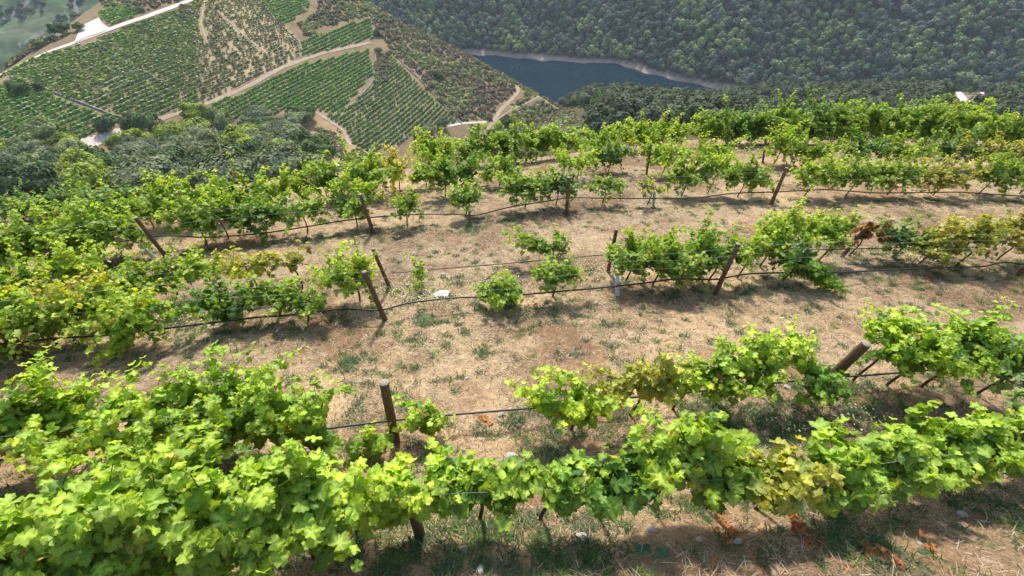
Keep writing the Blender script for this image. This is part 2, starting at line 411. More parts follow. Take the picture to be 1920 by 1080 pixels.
colr = dist_mix(colr, (.23, .19, .14), cl2.astype(float))
clr = inpoly(GX, GY, wpoly([(590, 208), (565, 245), (600, 280), (645, 310), (690, 300), (668, 275), (650, 268), (640, 240), (615, 225)])) & (GY > 60)
colr = dist_mix(colr, (.33, .24, .15), clr.astype(float))
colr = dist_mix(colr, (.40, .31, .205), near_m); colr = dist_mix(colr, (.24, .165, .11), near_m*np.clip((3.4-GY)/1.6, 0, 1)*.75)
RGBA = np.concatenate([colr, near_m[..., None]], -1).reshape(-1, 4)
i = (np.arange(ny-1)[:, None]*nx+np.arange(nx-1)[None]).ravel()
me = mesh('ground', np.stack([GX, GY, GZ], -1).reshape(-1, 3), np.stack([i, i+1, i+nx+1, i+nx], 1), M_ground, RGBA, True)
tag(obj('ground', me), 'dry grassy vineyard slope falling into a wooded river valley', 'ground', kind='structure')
wv = np.array([(-1500, 250, -200), (1500, 250, -200), (1500, 900, -200), (-1500, 900, -200)], float)
tag(obj('river', mesh('river', wv, np.array([[0, 1, 2, 3]]), M_water)), 'dark blue river at the valley bottom', 'river', kind='structure')

# ------------------------------------------------------------------ tracks and walls on the hills
def drape(px, n=80, lift=.12):
    a = smooth_path(px, n); P = hit(a[:, 0], a[:, 1], tmin=48.); P = smooth_path(P, n)
    P[:, 2] = height(P[:, 0], P[:, 1])+lift; return P
def ribbon(P, w):
    T = norm(np.gradient(P[:, :2], axis=0)); S = np.stack([-T[:, 1], T[:, 0]], 1)
    ww = w*.5*(1+.12*np.sin(np.arange(len(P))*.7))
    rows_ = []
    for k in np.linspace(-1, 1, 5):
        xy = P[:, :2]+S*(ww*k)[:, None]
        rows_.append(np.column_stack([xy, height(xy[:, 0], xy[:, 1])+.14]))
    V = np.stack(rows_, 1).reshape(-1, 3); n = len(P); i = (np.arange(n-1)[:, None]*5+np.arange(4)[None]).ravel()
    return V, np.stack([i, i+1, i+6, i+5], 1)
def track(px, w, label, m=M_road, n=90, name='dirt_road'):
    V, Fq = ribbon(drape(px, n), w)
    tag(obj(name, mesh(name, V, Fq, m, smooth=True)), label, 'road', kind='structure')
track([(-60, 168), (0, 141), (70, 106), (170, 69), (215, 51), (290, 26), (370, -4), (420, -25)], 2.2, 'pale track along the top of the far vineyard', M_pale)
track([(235, 262), (262, 238), (300, 224), (330, 214), (400, 190), (470, 160), (530, 126), (600, 101), (640, 92), (694, 80)], 1.9, 'dirt track between the two far vineyard blocks')
track([(120, 275), (150, 272), (200, 260), (235, 248)], 5, 'pale gravel track at the foot of the far vineyard', M_pale)
track([(905, 262), (912, 245), (925, 228), (938, 207), (960, 186), (972, 172), (970, 162)], 1.9, 'sandy track climbing the scrub spur')
track([(915, 240), (935, 222), (965, 203), (1000, 188), (1012, 180)], .9, 'narrow footpath below the spur track')
track([(838, 237), (870, 231), (912, 229)], 1.5, 'short pale path beside the spur track', M_pale)
track([(572, 245), (590, 268), (610, 290), (635, 312)], 1.4, 'pale footpath down the sandy clearing', M_pale)
track([(382, 14), (377, 42), (382, 62), (390, 82)], .6, 'sandy footpath across the vineyard terraces')
track([(408, 20), (440, 50), (475, 82), (505, 104)], .6, 'long sandy path between vineyard terraces')
track([(592, 210), (620, 228), (645, 245), (655, 270), (690, 288), (730, 300)], 1.6, 'reddish path under the right vineyard block')
track([(1782, 168), (1800, 165), (1822, 167), (1840, 173), (1856, 181)], 2.4, 'pale bend of a road cut in the wooded ridge', M_pale, 60)
track([(1790, 169), (1800, 180), (1812, 192)], 3.5, 'pale road branch below the bend', M_pale, 40)
for px, lab in (([(-10, 45), (25, 28), (47, 10), (60, -6)], 'grey track on the distant hillside'), ([(133, -6), (140, 10), (146, 26)], 'thin pale path on the distant hillside'),
                ([(35, 86), (60, 72), (82, 58)], 'pale curve of track below the distant fields')):
    track(px, 5, lab, M_wall, 40)
pad = [(152, 50), (186, 34), (192, 44), (206, 54), (190, 62), (165, 70), (140, 82)]
pw = np.array(wpoly(pad)); cc_ = pw.mean(0); V = [np.r_[cc_, height(*cc_)+.3]]+[np.r_[p, height(*p)+.3] for p in pw]
tag(obj('parking_pad', mesh('parking_pad', np.array(V), np.array([[0, a+1, (a+1) % len(pw)+1] for a in range(len(pw))]), M_pale)), 'pale sandy turning place beside the upper track', 'road', kind='structure')
def wallthing(px, label, w=.55, hgt=.5, n=70):
    P = drape(px, n, 0); T = norm(np.gradient(P[:, :2], axis=0)); S = np.stack([-T[:, 1], T[:, 0]], 1)*w/2
    hh = hgt*(1+.25*rng.normal(0, 1, n).clip(-1, 1)); a = P.copy(); a[:, :2] += S; b = P.copy(); b[:, :2] -= S
    V = np.stack([a-[0, 0, .5], a+np.c_[np.zeros((n, 2)), hh], b+np.c_[np.zeros((n, 2)), hh], b-[0, 0, .5]], 1).reshape(-1, 3)
    i = (np.arange(n-1)*4)[:, None]; j = np.array([0, 1, 2])[None]
    Q = np.stack([i+j, i+j+1, i+j+5, i+j+4], -1).reshape(-1, 4)
    tag(obj('stone_wall', mesh('stone_wall', V, Q, M_wall)), label, 'wall', 'dry stone walls in the far vineyard')
wallthing([(20, 144), (60, 160), (90, 168), (120, 182), (160, 196), (200, 212), (232, 222)], 'grey stone wall slanting across the left vineyard block')
wallthing([(175, 81), (215, 103), (258, 132), (280, 138), (312, 162)], 'grey stone wall running down from the upper track')
wallthing([(258, 132), (225, 143), (180, 170)], 'short pale wall curving left off the long wall', .7)
wallthing([(278, 146), (235, 156), (195, 182)], 'second curving wall just below the short pale one', .7)
wallthing([(-5, 236), (25, 252), (55, 270)], 'low wall at the bottom left of the far vineyard')
wallthing([(738, 98), (760, 125), (790, 152), (830, 195), (866, 232)], 'pale boundary wall between right vineyard and scrub')
wallthing([(630, 215), (662, 196), (697, 158), (706, 118), (702, 92)], 'stone bank climbing beside the rocky gully')
wallthing([(484, -5), (520, 42), (562, 80), (566, 96)], 'stone edge between brown terraces and green plot')
wallthing([(100, 232), (70, 212), (35, 190)], 'grey wall inside the lower left block', .6, .5)

# ------------------------------------------------------------------ vegetation of the background
def blob_clump(n, rx, rz, fs, seed, flat=.75, quad=True, lump=.25, nj=.45, rin=.55):
    """crown: many leaf-clump faces over an uneven dome -> V, F, shade"""
    r = np.random.default_rng(seed)
    d = norm(r.normal(0, 1, (n, 3))); d[:, 2] = np.where(d[:, 2] < -.35, -d[:, 2]*.6, d[:, 2]); d = norm(d)
    lob = 1+lump*np.sin(d[:, 0]*3.1+seed)*np.cos(d[:, 1]*3.7+seed*2)+lump*.6*np.sin(d[:, 2]*6+d[:, 0]*5+seed)
    rr = lob*(r.uniform(rin, 1.0, n)**.5)
    P = d*rr[:, None]*np.array([rx, rx, rz]); P[:, 2] += rz*flat
    Nn = norm(d+r.normal(0, nj, (n, 3))+[0, 0, .15]); A = norm(np.cross(Nn, r.normal(0, 1, (n, 3)))); B = np.cross(Nn, A)
    s = fs*r.uniform(.5, 1.25, (n, 1, 1)); q = np.array([(-.5, -.35), (.45, -.5), (.6, .35), (-.3, .6)]) if quad else np.array([(-.5, -.3), (.5, -.3), (0, .6)])
    q = q[None]+r.uniform(-.15, .15, (n, len(q), 2))
    V = P[:, None]+s*q[..., :1]*A[:, None]+s*q[..., 1:]*B[:, None]
    k = q.shape[1]
    return V.reshape(-1, 3), np.arange(n*k).reshape(n, k), np.repeat(r.uniform(.7, 1.3, n), k)
def crown_mesh(name, n, rx, rz, fs, seed, colr, **kw):
    V, Fq, s = blob_clump(n, rx, rz, fs, seed, **kw)
    C = np.array(colr)[None]*s[:, None]*np.random.default_rng(seed).uniform(.9, 1.1, (len(s), 3))
    return mesh(name, V, Fq, M_tree, C)
def trunk_mesh(name, h, r, seed, twigs=9, spread=1., m=M_branch):
    q = np.random.default_rng(seed); parts = []
    tp = np.array([(q.normal(0, .03*h)*t, q.normal(0, .03*h)*t, -.4+(h+.4)*t) for t in np.linspace(0, 1, 6)])
    v, f, c = tube(tp, np.linspace(r, r*.35, 6), 6); parts.append((v, [f, c]))
    for i in range(twigs):
        st = tp[q.integers(1, 6)]; d = norm(np.array([q.normal(0, 1), q.normal(0, 1), q.uniform(.3, 1.3)])); ln = q.uniform(.5, 1.)*spread
        pth = [st]
        for j in range(4): d = norm(d+q.normal(0, .3, 3)); pth.append(pth[-1]+d*ln/4)
        v, f, c = tube(np.array(pth), np.linspace(r*.4, r*.1, 5), 4); parts.append((v, [f]))
    V, Fl = join(parts); return mesh(name, V, Fl, m)
def scatter(poly, sp_, jitter=.45, seed=0):
    r = np.random.default_rng(seed); p = np.array(poly); x0, y0 = p.min(0); x1, y1 = p.max(0)
    gx, gy = np.meshgrid(np.arange(x0, x1, sp_), np.arange(y0, y1, sp_*.87)); gx = gx+(np.arange(gx.shape[0]) % 2)[:, None]*sp_/2
    gx = gx+r.uniform(-jitter, jitter, gx.shape)*sp_; gy = gy+r.uniform(-jitter, jitter, gx.shape)*sp_
    m = inpoly(gx, gy, poly); return np.stack([gx[m], gy[m]], 1)
def scatter_px(px, sp_, seed=0): return scatter(wpoly(px), sp_, seed=seed)
def blocked(P, pts, d):
    if not len(pts): return np.zeros(len(P), bool)
    return (np.linalg.norm(P[:, None]-np.array(pts)[None], axis=2) < d).any(1)
road_pts = [v.co.xy[:] for o in bpy.data.objects if o.name.startswith(('dirt_road', 'parking')) for v in o.data.vertices]
road_pts = np.array(road_pts)[::3]

TREE_COL = {'grey': (.20, .24, .125), 'dark': (.10, .15, .06), 'green': (.10, .17, .045), 'bright': (.30, .38, .045), 'pale': (.26, .31, .13)}
tree_proto = {}
for t, c in TREE_COL.items():
    for v in range(3):
        cm = crown_mesh('crown', 3000 if t != 'grey' else 2200, 3.0, 2.3, .34, 10+v+len(t)*7, c, flat=.95, lump=.30, nj=.35)
        tm = trunk_mesh('trunk', 3.6, .14, 30+v+len(t), 55 if t == 'grey' else 14, 3.8)
        tree_proto[(t, v)] = (cm, tm)
n_tree = 0
def tree(x, y, s, t, label, group, loS=None):
    global n_tree
    k = int(rng.integers(0, 3)); cm, tm = (loS or tree_proto)[(t, k)]
    e = empty('tree', (x, y, float(height(x, y))-.1), label, 'tree', group)
    e.rotation_euler = (0, 0, rng.uniform(0, 6.28)); e.scale = (s*rng.uniform(.85, 1.15), s*rng.uniform(.85, 1.15), s*rng.uniform(.8, 1.15))
    obj('crown', cm, e); obj('trunk', tm, e); n_tree += 1
    return e
rav = [(-90, 330), (0, 300), (50, 285), (110, 272), (150, 285), (215, 262), (235, 238), (330, 232), (380, 240), (470, 224), (580, 212), (572, 245), (610, 285), (600, 330), (560, 345), (300, 362), (200, 380), (-90, 400)]
PT = scatter(wpoly(rav), 5.6, seed=3); PT = PT[np.hypot(PT[:, 0], PT[:, 1]) > 62]; uv_ = proj(np.column_stack([PT, height(PT[:, 0], PT[:, 1])+5])); PT = PT[(uv_[0] > -70) & (uv_[1] < 395) & ~inpoly(uv_[0], uv_[1], [(128, 240), (215, 240), (215, 292), (128, 300)])]
print('rav', len(PT), np.hypot(PT[:, 0], PT[:, 1]).min())
sing = {(140, 297): 'bright', (250, 290): 'bright', (330, 272): 'bright', (375, 262): 'bright', (370, 226): 'bright', (460, 276): 'bright', (420, 245): 'pale', (95, 268): 'pale', (130, 268): 'dark',
        (205, 247): 'dark', (250, 236): 'dark', (60, 300): 'pale', (500, 262): 'green', (560, 275): 'dark', (280, 250): 'green'}
names_ = {'bright': 'bushy yellow-green broom tree', 'pale': 'pale feathery bush', 'dark': 'small dark green oak', 'green': 'mid green oak'}
where = {(140, 297): 'at far left of the ravine below the white track', (250, 290): 'in the ravine below the track end', (330, 272): 'left of the biggest broom in the ravine', (375, 262): 'in the middle of the ravine, biggest of its kind',
         (370, 226): 'at the foot of the middle vineyard block', (460, 276): 'right of the biggest broom in the ravine', (420, 245): 'standing between the brooms and vineyard foot', (95, 268): 'left of the white gravel track',
         (130, 268): 'in front of the left end of the white track', (205, 247): 'beside the right end of the white track', (250, 236): 'where the lower dirt track begins', (60, 300): 'at the left edge above the ravine wood',
         (500, 262): 'right side of the ravine wood', (560, 275): 'next to the sandy clearing in the ravine', (280, 250): 'just right of the track fork in the ravine'}
keys = np.array([hit(a, b, tmin=48.)[:2] for a, b in sing])
PT = PT[~blocked(PT, keys, 3.6)]
for (a, b), t in sing.items():
    p = hit(a, b, tmin=48.); tree(p[0], p[1], (2.1 if (a, b) == (375, 262) else 1.7)*(.6 if t == 'dark' else 1), t, names_[t]+' '+where[(a, b)], None)
PT = PT[~blocked(PT, road_pts, 3.0)]
for p in PT:
    t = rng.choice(['grey', 'grey', 'grey', 'grey', 'dark', 'dark', 'green', 'green', 'pale', 'bright']); s = rng.uniform(.6, 1.45)
    tree(p[0], p[1], s, t, {'grey': 'grey-green bush with bare grey twigs in the ravine wood', 'dark': 'dark green small oak in the ravine wood', 'green': 'mid green small oak in the ravine wood', 'pale': 'pale green feathery bush in the ravine wood', 'bright': 'smaller yellow-green broom bush in the ravine wood'}[t], 'small trees of the ravine wood')
print('ravine trees', n_tree)
# separate bushes near the track and below the near vineyard
for (a, b, s, t, lab) in ((118, 66, 1.1, 'dark', 'round dark tree beside the upper track'), (150, 56, .6, 'green', 'small round bush right of the dark tree by the upper track'), (75, 90, .8, 'pale', 'pale bush at the edge of the upper track'),
        (822, 148, .95, 'dark', 'lone dark green tree on the scrub spur'), (706, 66, .7, 'green', 'green bush at the end of the lower track'), (711, 100, .6, 'grey', 'grey bush beside the rocky gully'),
        (890, 252, .9, 'dark', 'dark bush left of the spur track fork'), (922, 252, .7, 'dark', 'dark round bush at the foot of the spur track'), (950, 235, 1.1, 'green', 'green tree right of the spur track foot'),
        (830, 240, 1.0, 'grey', 'grey bush below the right vineyard corner'), (805, 250, 1.0, 'grey', 'second grey bush below the right vineyard corner, farther left'), (790, 258, 1., 'pale', 'pale green tall bush below the right vineyard block'),
        (76, 166, .5, 'dark', 'dark bush by the stone wall of the left block'), (40, 172, .9, 'green', 'leafy green arbour plant left of the wall')):
    p = hit(a, b, tmin=48.); tree(p[0], p[1], s, t, lab, None)
# wooded ridge on the right and slope below the spur
lo_proto = {}
for t, c in TREE_COL.items():
    for v in range(3):
        lo_proto[(t, v)] = (crown_mesh('crown', 1000, 3.0, 2.8, .44, 50+v+len(t)*5, c, flat=.85, lump=.3, nj=.28, rin=.7), trunk_mesh('trunk', 3.0, .13, 60+v, 4, 2.0))
rid = scatter([(20, 120), (70, 100), (160, 90), (420, 150), (420, 330), (240, 335), (125, 352), (60, 356), (30, 300), (40, 220)], 5.2, seed=5)
rid = rid[ridge_z(rid[:, 0], rid[:, 1]) > np.maximum(hill_z(rid[:, 0], rid[:, 1]), far_z(rid[:, 0], rid[:, 1]))-1]
rid = rid[~blocked(rid, road_pts, 4.)]
Pz = np.column_stack([rid, height(rid[:, 0], rid[:, 1])+4]); u_, v_, d_ = proj(Pz)
# what the near vine rows hide can be left out
okk = (u_ > 960) & (u_ < 1980) & (v_ > 120) & (v_ < np.interp(u_, [960, 1100, 1300, 1400, 1900, 2000], [262, 252, 242, 232, 236, 290]))
okk &= ~(((u_-1820)/(52+8*np.sin(v_*.7)))**2+((v_-178)/(16+5*np.sin(u_*.21)))**2 < 1); rid, d_ = rid[okk], d_[okk]; o_ = np.argsort(d_); rid, d_ = rid[o_], d_[o_]
n_ind = max(0, 296-n_tree); print('ridge trees', len(rid), 'individual', n_ind)
for p in rid[:n_ind]:
    t = rng.choice(['grey', 'green', 'dark', 'grey', 'green', 'dark'])
    tree(p[0], p[1], rng.uniform(.7, 1.25), t, {'grey': 'grey-green rounded tree on the wooded ridge', 'dark': 'dark green rounded tree on the wooded ridge', 'green': 'mid green rounded tree on the wooded ridge'}[t], 'trees on the wooded ridge', lo_proto)
def mass(name, pts, s0, s1, protos, colf, label, cat, zoff=-.2, flat=None, m=M_tree):
    Vs, Fs, Cs, o = [], [], [], 0
    Z = height(pts[:, 0], pts[:, 1])
    for j, (x, y) in enumerate(pts):
        V, Fq, sh = protos[int(rng.integers(0, len(protos)))]
        a = rng.uniform(0, 6.28); s = rng.uniform(s0, s1); ca, sa = math.cos(a)*s, math.sin(a)*s
        W = np.stack([V[:, 0]*ca-V[:, 1]*sa+x, V[:, 0]*sa+V[:, 1]*ca+y, V[:, 2]*s*rng.uniform(.8, 1.2)+Z[j]+zoff], 1)
        Vs.append(W.astype(np.float32)); Fs.append(Fq+o); o += len(W); Cs.append((colf(x, y)[None]*sh[:, None]).astype(np.float32))
    return tag(obj(name, mesh(name, np.concatenate(Vs), np.concatenate(Fs), m, np.concatenate(Cs))), label, cat, kind='stuff')
def blendcol(cols, x, y, s, seed):
    w = .5+.5*float(wav(x, y, s, seed))*2.4; w = min(max(w+rng.normal(0, .33), 0), .999)*(len(cols)-1); i = int(w); f = w-i
    return (np.array(cols[i])*(1-f)+np.array(cols[i+1])*f)*rng.uniform(.72, 1.3)
fxs = scatter([(-230, 590), (-45, 605), (50, 590), (123, 572), (203, 510), (420, 415), (900, 330), (1000, 700), (-230, 800)], 5.4, seed=8)
d = far_z(fxs[:, 0], fxs[:, 1]); Pz = np.column_stack([fxs, height(fxs[:, 0], fxs[:, 1])+4]); u_, v_, d_ = proj(Pz)
fxs = fxs[(rng.random(len(fxs)) > .05+.25*(wav(fxs[:, 0], fxs[:, 1], 30, 77) > .45)) & (d > -196.6) & (u_ > 560) & (u_ < 2010) & (v_ > -60) & (v_ < 240)]
lowc = [blob_clump(150, 3.2, 3.5, 1.15, 80+k, .7, lump=.20, nj=.22, rin=.75) for k in range(8)]; midc = [blob_clump(480, 3.1, 3.1, .62, 180+k, .7, lump=.28, nj=.28, rin=.7) for k in range(5)]
print('far trees', len(fxs))
rest = rid[n_ind:]
allp = fxs
mass('forest', rest, .75, 1.3, midc, lambda x, y: blendcol([(.060, .085, .045), (.085, .11, .06), (.115, .125, .075), (.09, .14, .05)], x, y, 40, 32), 'oak wood on the far part of the near ridge', 'forest')
mass('forest', allp, .5, 1.55, lowc, lambda x, y: blendcol([(.065, .115, .085), (.09, .13, .095), (.17, .175, .135), (.10, .15, .07), (.13, .21, .075), (.21, .27, .11)], x, y, 70, 31), 'dense oak forest covering the far side of the valley', 'forest')
# bushes and pale rocks on the distant hillside at top left
dl = scatter([(-760, 600), (-440, 600), (-440, 900), (-900, 900)], 9, seed=9)
Pz = np.column_stack([dl, height(dl[:, 0], dl[:, 1])]); u_, v_, _ = proj(Pz); wz = wav(dl[:, 0], dl[:, 1], 50, 40)
dl = dl[(u_ > -90) & (u_ < 260) & (v_ > -60) & (v_ < 160) & (wz > -.02)]
# scrub of the spur
SCR = [(560, 45), (600, 20), (640, -20), (690, -22), (760, 35), (830, 78), (900, 118), (1000, 176), (1060, 205), (1130, 240), (1010, 290), (930, 262), (905, 225), (868, 236), (790, 155), (738, 98), (705, 60), (694, 28), (640, 40), (575, 70)]
sc = scatter_px(SCR, 2.6, 11); sc2 = scatter([(-95, 330), (-60, 320), (40, 282), (60, 290), (50, 310), (-90, 350)], 3., seed=12)
sc = np.concatenate([sc, sc2, scatter_px([(705, 100), (735, 100), (730, 150), (700, 165)], 2.2, 13), scatter_px([(350, 5), (330, 30), (345, 50), (372, 35)], 1.8, 14), scatter_px([(195, -10), (330, -30), (345, 0), (270, 22), (200, 16)], 3., 15), scatter_px([(-20, 125), (110, 76), (140, 72), (20, 125)], 2., 16), scatter_px([(575, 250), (600, 235), (640, 262), (640, 300), (610, 280)], 2.4, 17)])
sc = sc[~blocked(sc, road_pts, 1.8)]
Pz = np.column_stack([sc, height(sc[:, 0], sc[:, 1])]); u_, v_, d_ = proj(Pz); sc = sc[(u_ > -60) & (v_ > -50)]; d_ = d_[(u_ > -60) & (v_ > -50)]
sc = sc[np.argsort(d_)]
SCOL = [(.25, .20, .145), (.25, .215, .15), (.21, .20, .125), (.22, .25, .11), (.31, .34, .15)]
shr = [blob_clump(60, 1.25, .9, .75, 120+k, .5, lump=.25) for k in range(6)]
sp_me = []
for k in range(6):
    for q, c in enumerate(SCOL[:5]):
        V, Fq, sh = shr[k]; sp_me.append(mesh('shrub', V, Fq, M_tree, np.array(c)[None]*sh[:, None]))
print('shrubs', len(sc))
sel = rng.permutation(len(sc)); shown = set(range(0, min(290, len(sc))))
for j in sorted(shown):
    x, y = sc[j]; o = obj('shrub', sp_me[int(rng.integers(0, len(sp_me)))], loc=(x, y, float(height(x, y))-.15))
    s = rng.uniform(.6, 1.35); o.scale = (s, s*rng.uniform(.8, 1.2), s*rng.uniform(.8, 1.2)); o.rotation_euler = (0, 0, rng.uniform(0, 6.28))
    tag(o, 'low rounded scrub bush on the spur or beside the far tracks', 'shrub', 'scrub bushes on the spur')
mass('scrub', np.concatenate([sc[290:], ]), .6, 1.35, shr, lambda x, y: blendcol(SCOL, x, y, 45, 33), 'low brown and green scrub on the spur', 'scrub')
mass('distant_bushes', dl, 1.2, 3.0, shr, lambda x, y: blendcol([(.05, .075, .045), (.07, .10, .05), (.10, .13, .07)], x, y, 60, 35), 'bushes scattered over the distant hillside', 'scrub')

# ------------------------------------------------------------------ rows of far vines on the hill across the ravine
con = np.array([.36, .93]); con /= np.linalg.norm(con); grd = np.array([-con[1], con[0]])
vp = []
for k, pw in WV.items():
    p = np.array(pw); a0, a1 = (p@con).min(), (p@con).max(); g0, g1 = (p@grd).min(), (p@grd).max()
    sg, sa = (2.0, .8) if k != 'bottom' else (1.8, .8)
    sa = .66 if k != 'bottom' else .8; G, A = np.meshgrid(np.arange(g0, g1, sg), np.arange(a0, a1, sa)); G = G+rng.normal(0, .05, G.shape)+.35*np.sin(A/17); A = A+rng.normal(0, .15, A.shape)
    XY = np.stack([A.ravel()*con[0]+G.ravel()*grd[0], A.ravel()*con[1]+G.ravel()*grd[1]], 1)
    m = inpoly(XY[:, 0], XY[:, 1], pw); XY = XY[m]
    u_ = proj(np.column_stack([XY, height(XY[:, 0], XY[:, 1])]))[0]
    gap = wav(XY[:, 0], XY[:, 1], 18, 50)
    if k == 'upper': keep = rng.random(len(XY)) < np.where(u_ > 370, .62, .88)-.12*(gap > .25); tone = np.where(u_ > 370, 0, 1)
    elif k == 'bottom': keep = rng.random(len(XY)) < .45; tone = np.zeros(len(XY))
    elif k == 'right': keep = rng.random(len(XY)) < .85; tone = np.ones(len(XY))
    else: keep = rng.random(len(XY)) < .93; tone = np.full(len(XY), 2)
    vp.append(np.column_stack([XY, tone])[keep])
vp = np.concatenate(vp); u_, v_, d_ = proj(np.column_stack([vp[:, :2], height(vp[:, 0], vp[:, 1])]))
ok = (u_ > -60) & (v_ > -40) & (v_ < 330) & ~blocked(vp[:, :2], road_pts, .9); vp, d_ = vp[ok], d_[ok]; vp = vp[np.argsort(d_)]
print('far vines', len(vp))
vcl = []
for k in range(8):
    V, Fq, sh = blob_clump(13, .48, .50, .50, 200+k, .95, lump=.2); V = V*[.72, 1.65, .95]; vcl.append((V, Fq, sh))
VT = [(.16, .21, .07), (.155, .27, .065), (.14, .33, .055)]
FAR_LABEL = 'small grapevine in the rows on the hill across the ravine'
def far_vines(pts, individual):
    Z = height(pts[:, 0], pts[:, 1])
    if individual:
        ms = {}
        for j, (x, y, t) in enumerate(pts):
            k = (int(rng.integers(0, 8)), int(t))
            if k not in ms: V, Fq, sh = vcl[k[0]]; ms[k] = mesh('grapevine', V, Fq, M_leaf, np.array(VT[k[1]])[None]*sh[:, None])
            o = obj('grapevine', ms[k], loc=(x, y, float(Z[j])-.05)); o.rotation_euler = (0, 0, -.37+rng.normal(0, .2)); s = rng.uniform(.8, 1.3); o.scale = (s, s, s)
            tag(o, FAR_LABEL, 'grapevine', 'grapevines on the far hill')
    else:
        n = len(pts); k = len(vcl[0][0]); V0 = np.stack([v[0] for v in vcl])[rng.integers(0, 8, n)]; S = np.stack([v[2] for v in vcl])[rng.integers(0, 8, n)]
        s = rng.uniform(.75, 1.3, (n, 1)); a = (-.37+rng.normal(0, .2, n))[:, None]; ca, sa = np.cos(a), np.sin(a)
        W = np.stack([(V0[..., 0]*ca-V0[..., 1]*sa)*s+pts[:, :1], (V0[..., 0]*sa+V0[..., 1]*ca)*s+pts[:, 1:2], V0[..., 2]*s+Z[:, None]-.05], -1).reshape(-1, 3)
        C = np.array(VT)[pts[:, 2].astype(int)][:, None]*S[..., None]*rng.uniform(.7, 1.3, (n, 1, 1)); yl = (rng.random(n) < .03) & (pts[:, 2] < 2); C[yl] = C[yl]*np.array([2.6, 1.9, 1.2])
        o = obj('distant_vines', mesh('distant_vines', W, np.arange(n*k).reshape(-1, 4), M_leaf, C.reshape(-1, 3)))
        tag(o, 'rows of small green grapevines covering the hill across the ravine', 'vines', kind='stuff')

# ------------------------------------------------------------------ the near vineyard
ROW = {   # base line of every trellis row on the ground, photo pixels
 'A': [(-260, 1180), (200, 1085), (788, 1003), (1400, 965), (1750, 915), (2050, 850)],
 'B': [(-200, 985), (100, 925), (742, 825), (1130, 782), (1525, 733), (2000, 680)],
 'C': [(-100, 690), (60, 664), (400, 625), (722, 600), (1000, 578), (1340, 553), (1640, 525), (1900, 518), (2000, 515)],
 'H': [(-100, 640), (300, 575), (730, 537), (1140, 505), (1578, 482), (2000, 478)],
 'D': [(-100, 545), (40, 520), (312, 483), (700, 437), (1062, 403), (1445, 384), (1800, 380), (2000, 384)],
 'E': [(-100, 450), (200, 425), (450, 395), (690, 372), (890, 336), (1212, 326), (1640, 320), (2000, 330)],
 'G': [(-120, 424), (40, 414), (120, 408), (200, 402), (290, 394)],
 'F': [(760, 330), (900, 312), (1100, 292), (1330, 272), (1600, 268), (1880, 285), (2000, 290)]}
RP = {}
for k, px in ROW.items():
    a = smooth_path(px, 60); P = hit(a[:, 0], a[:, 1]); P = smooth_path(P, 60); P[:, 2] = height(P[:, 0], P[:, 1]); RP[k] = P
def rowdir(k, x):
    P = RP[k]; i = int(np.clip(np.argmin(abs(P[:, 0]-x)), 2, 57)); d = P[i+2]-P[i-2]; return d[:2]/np.linalg.norm(d[:2])
ROWN = {'A': 'the nearest row', 'B': 'the second row from the front', 'C': 'the third row from the front', 'H': 'the short row behind the third', 'D': 'the fourth long row',
        'E': 'the fifth row', 'F': 'the hedge-like crest row', 'G': 'the dull row on the left edge'}
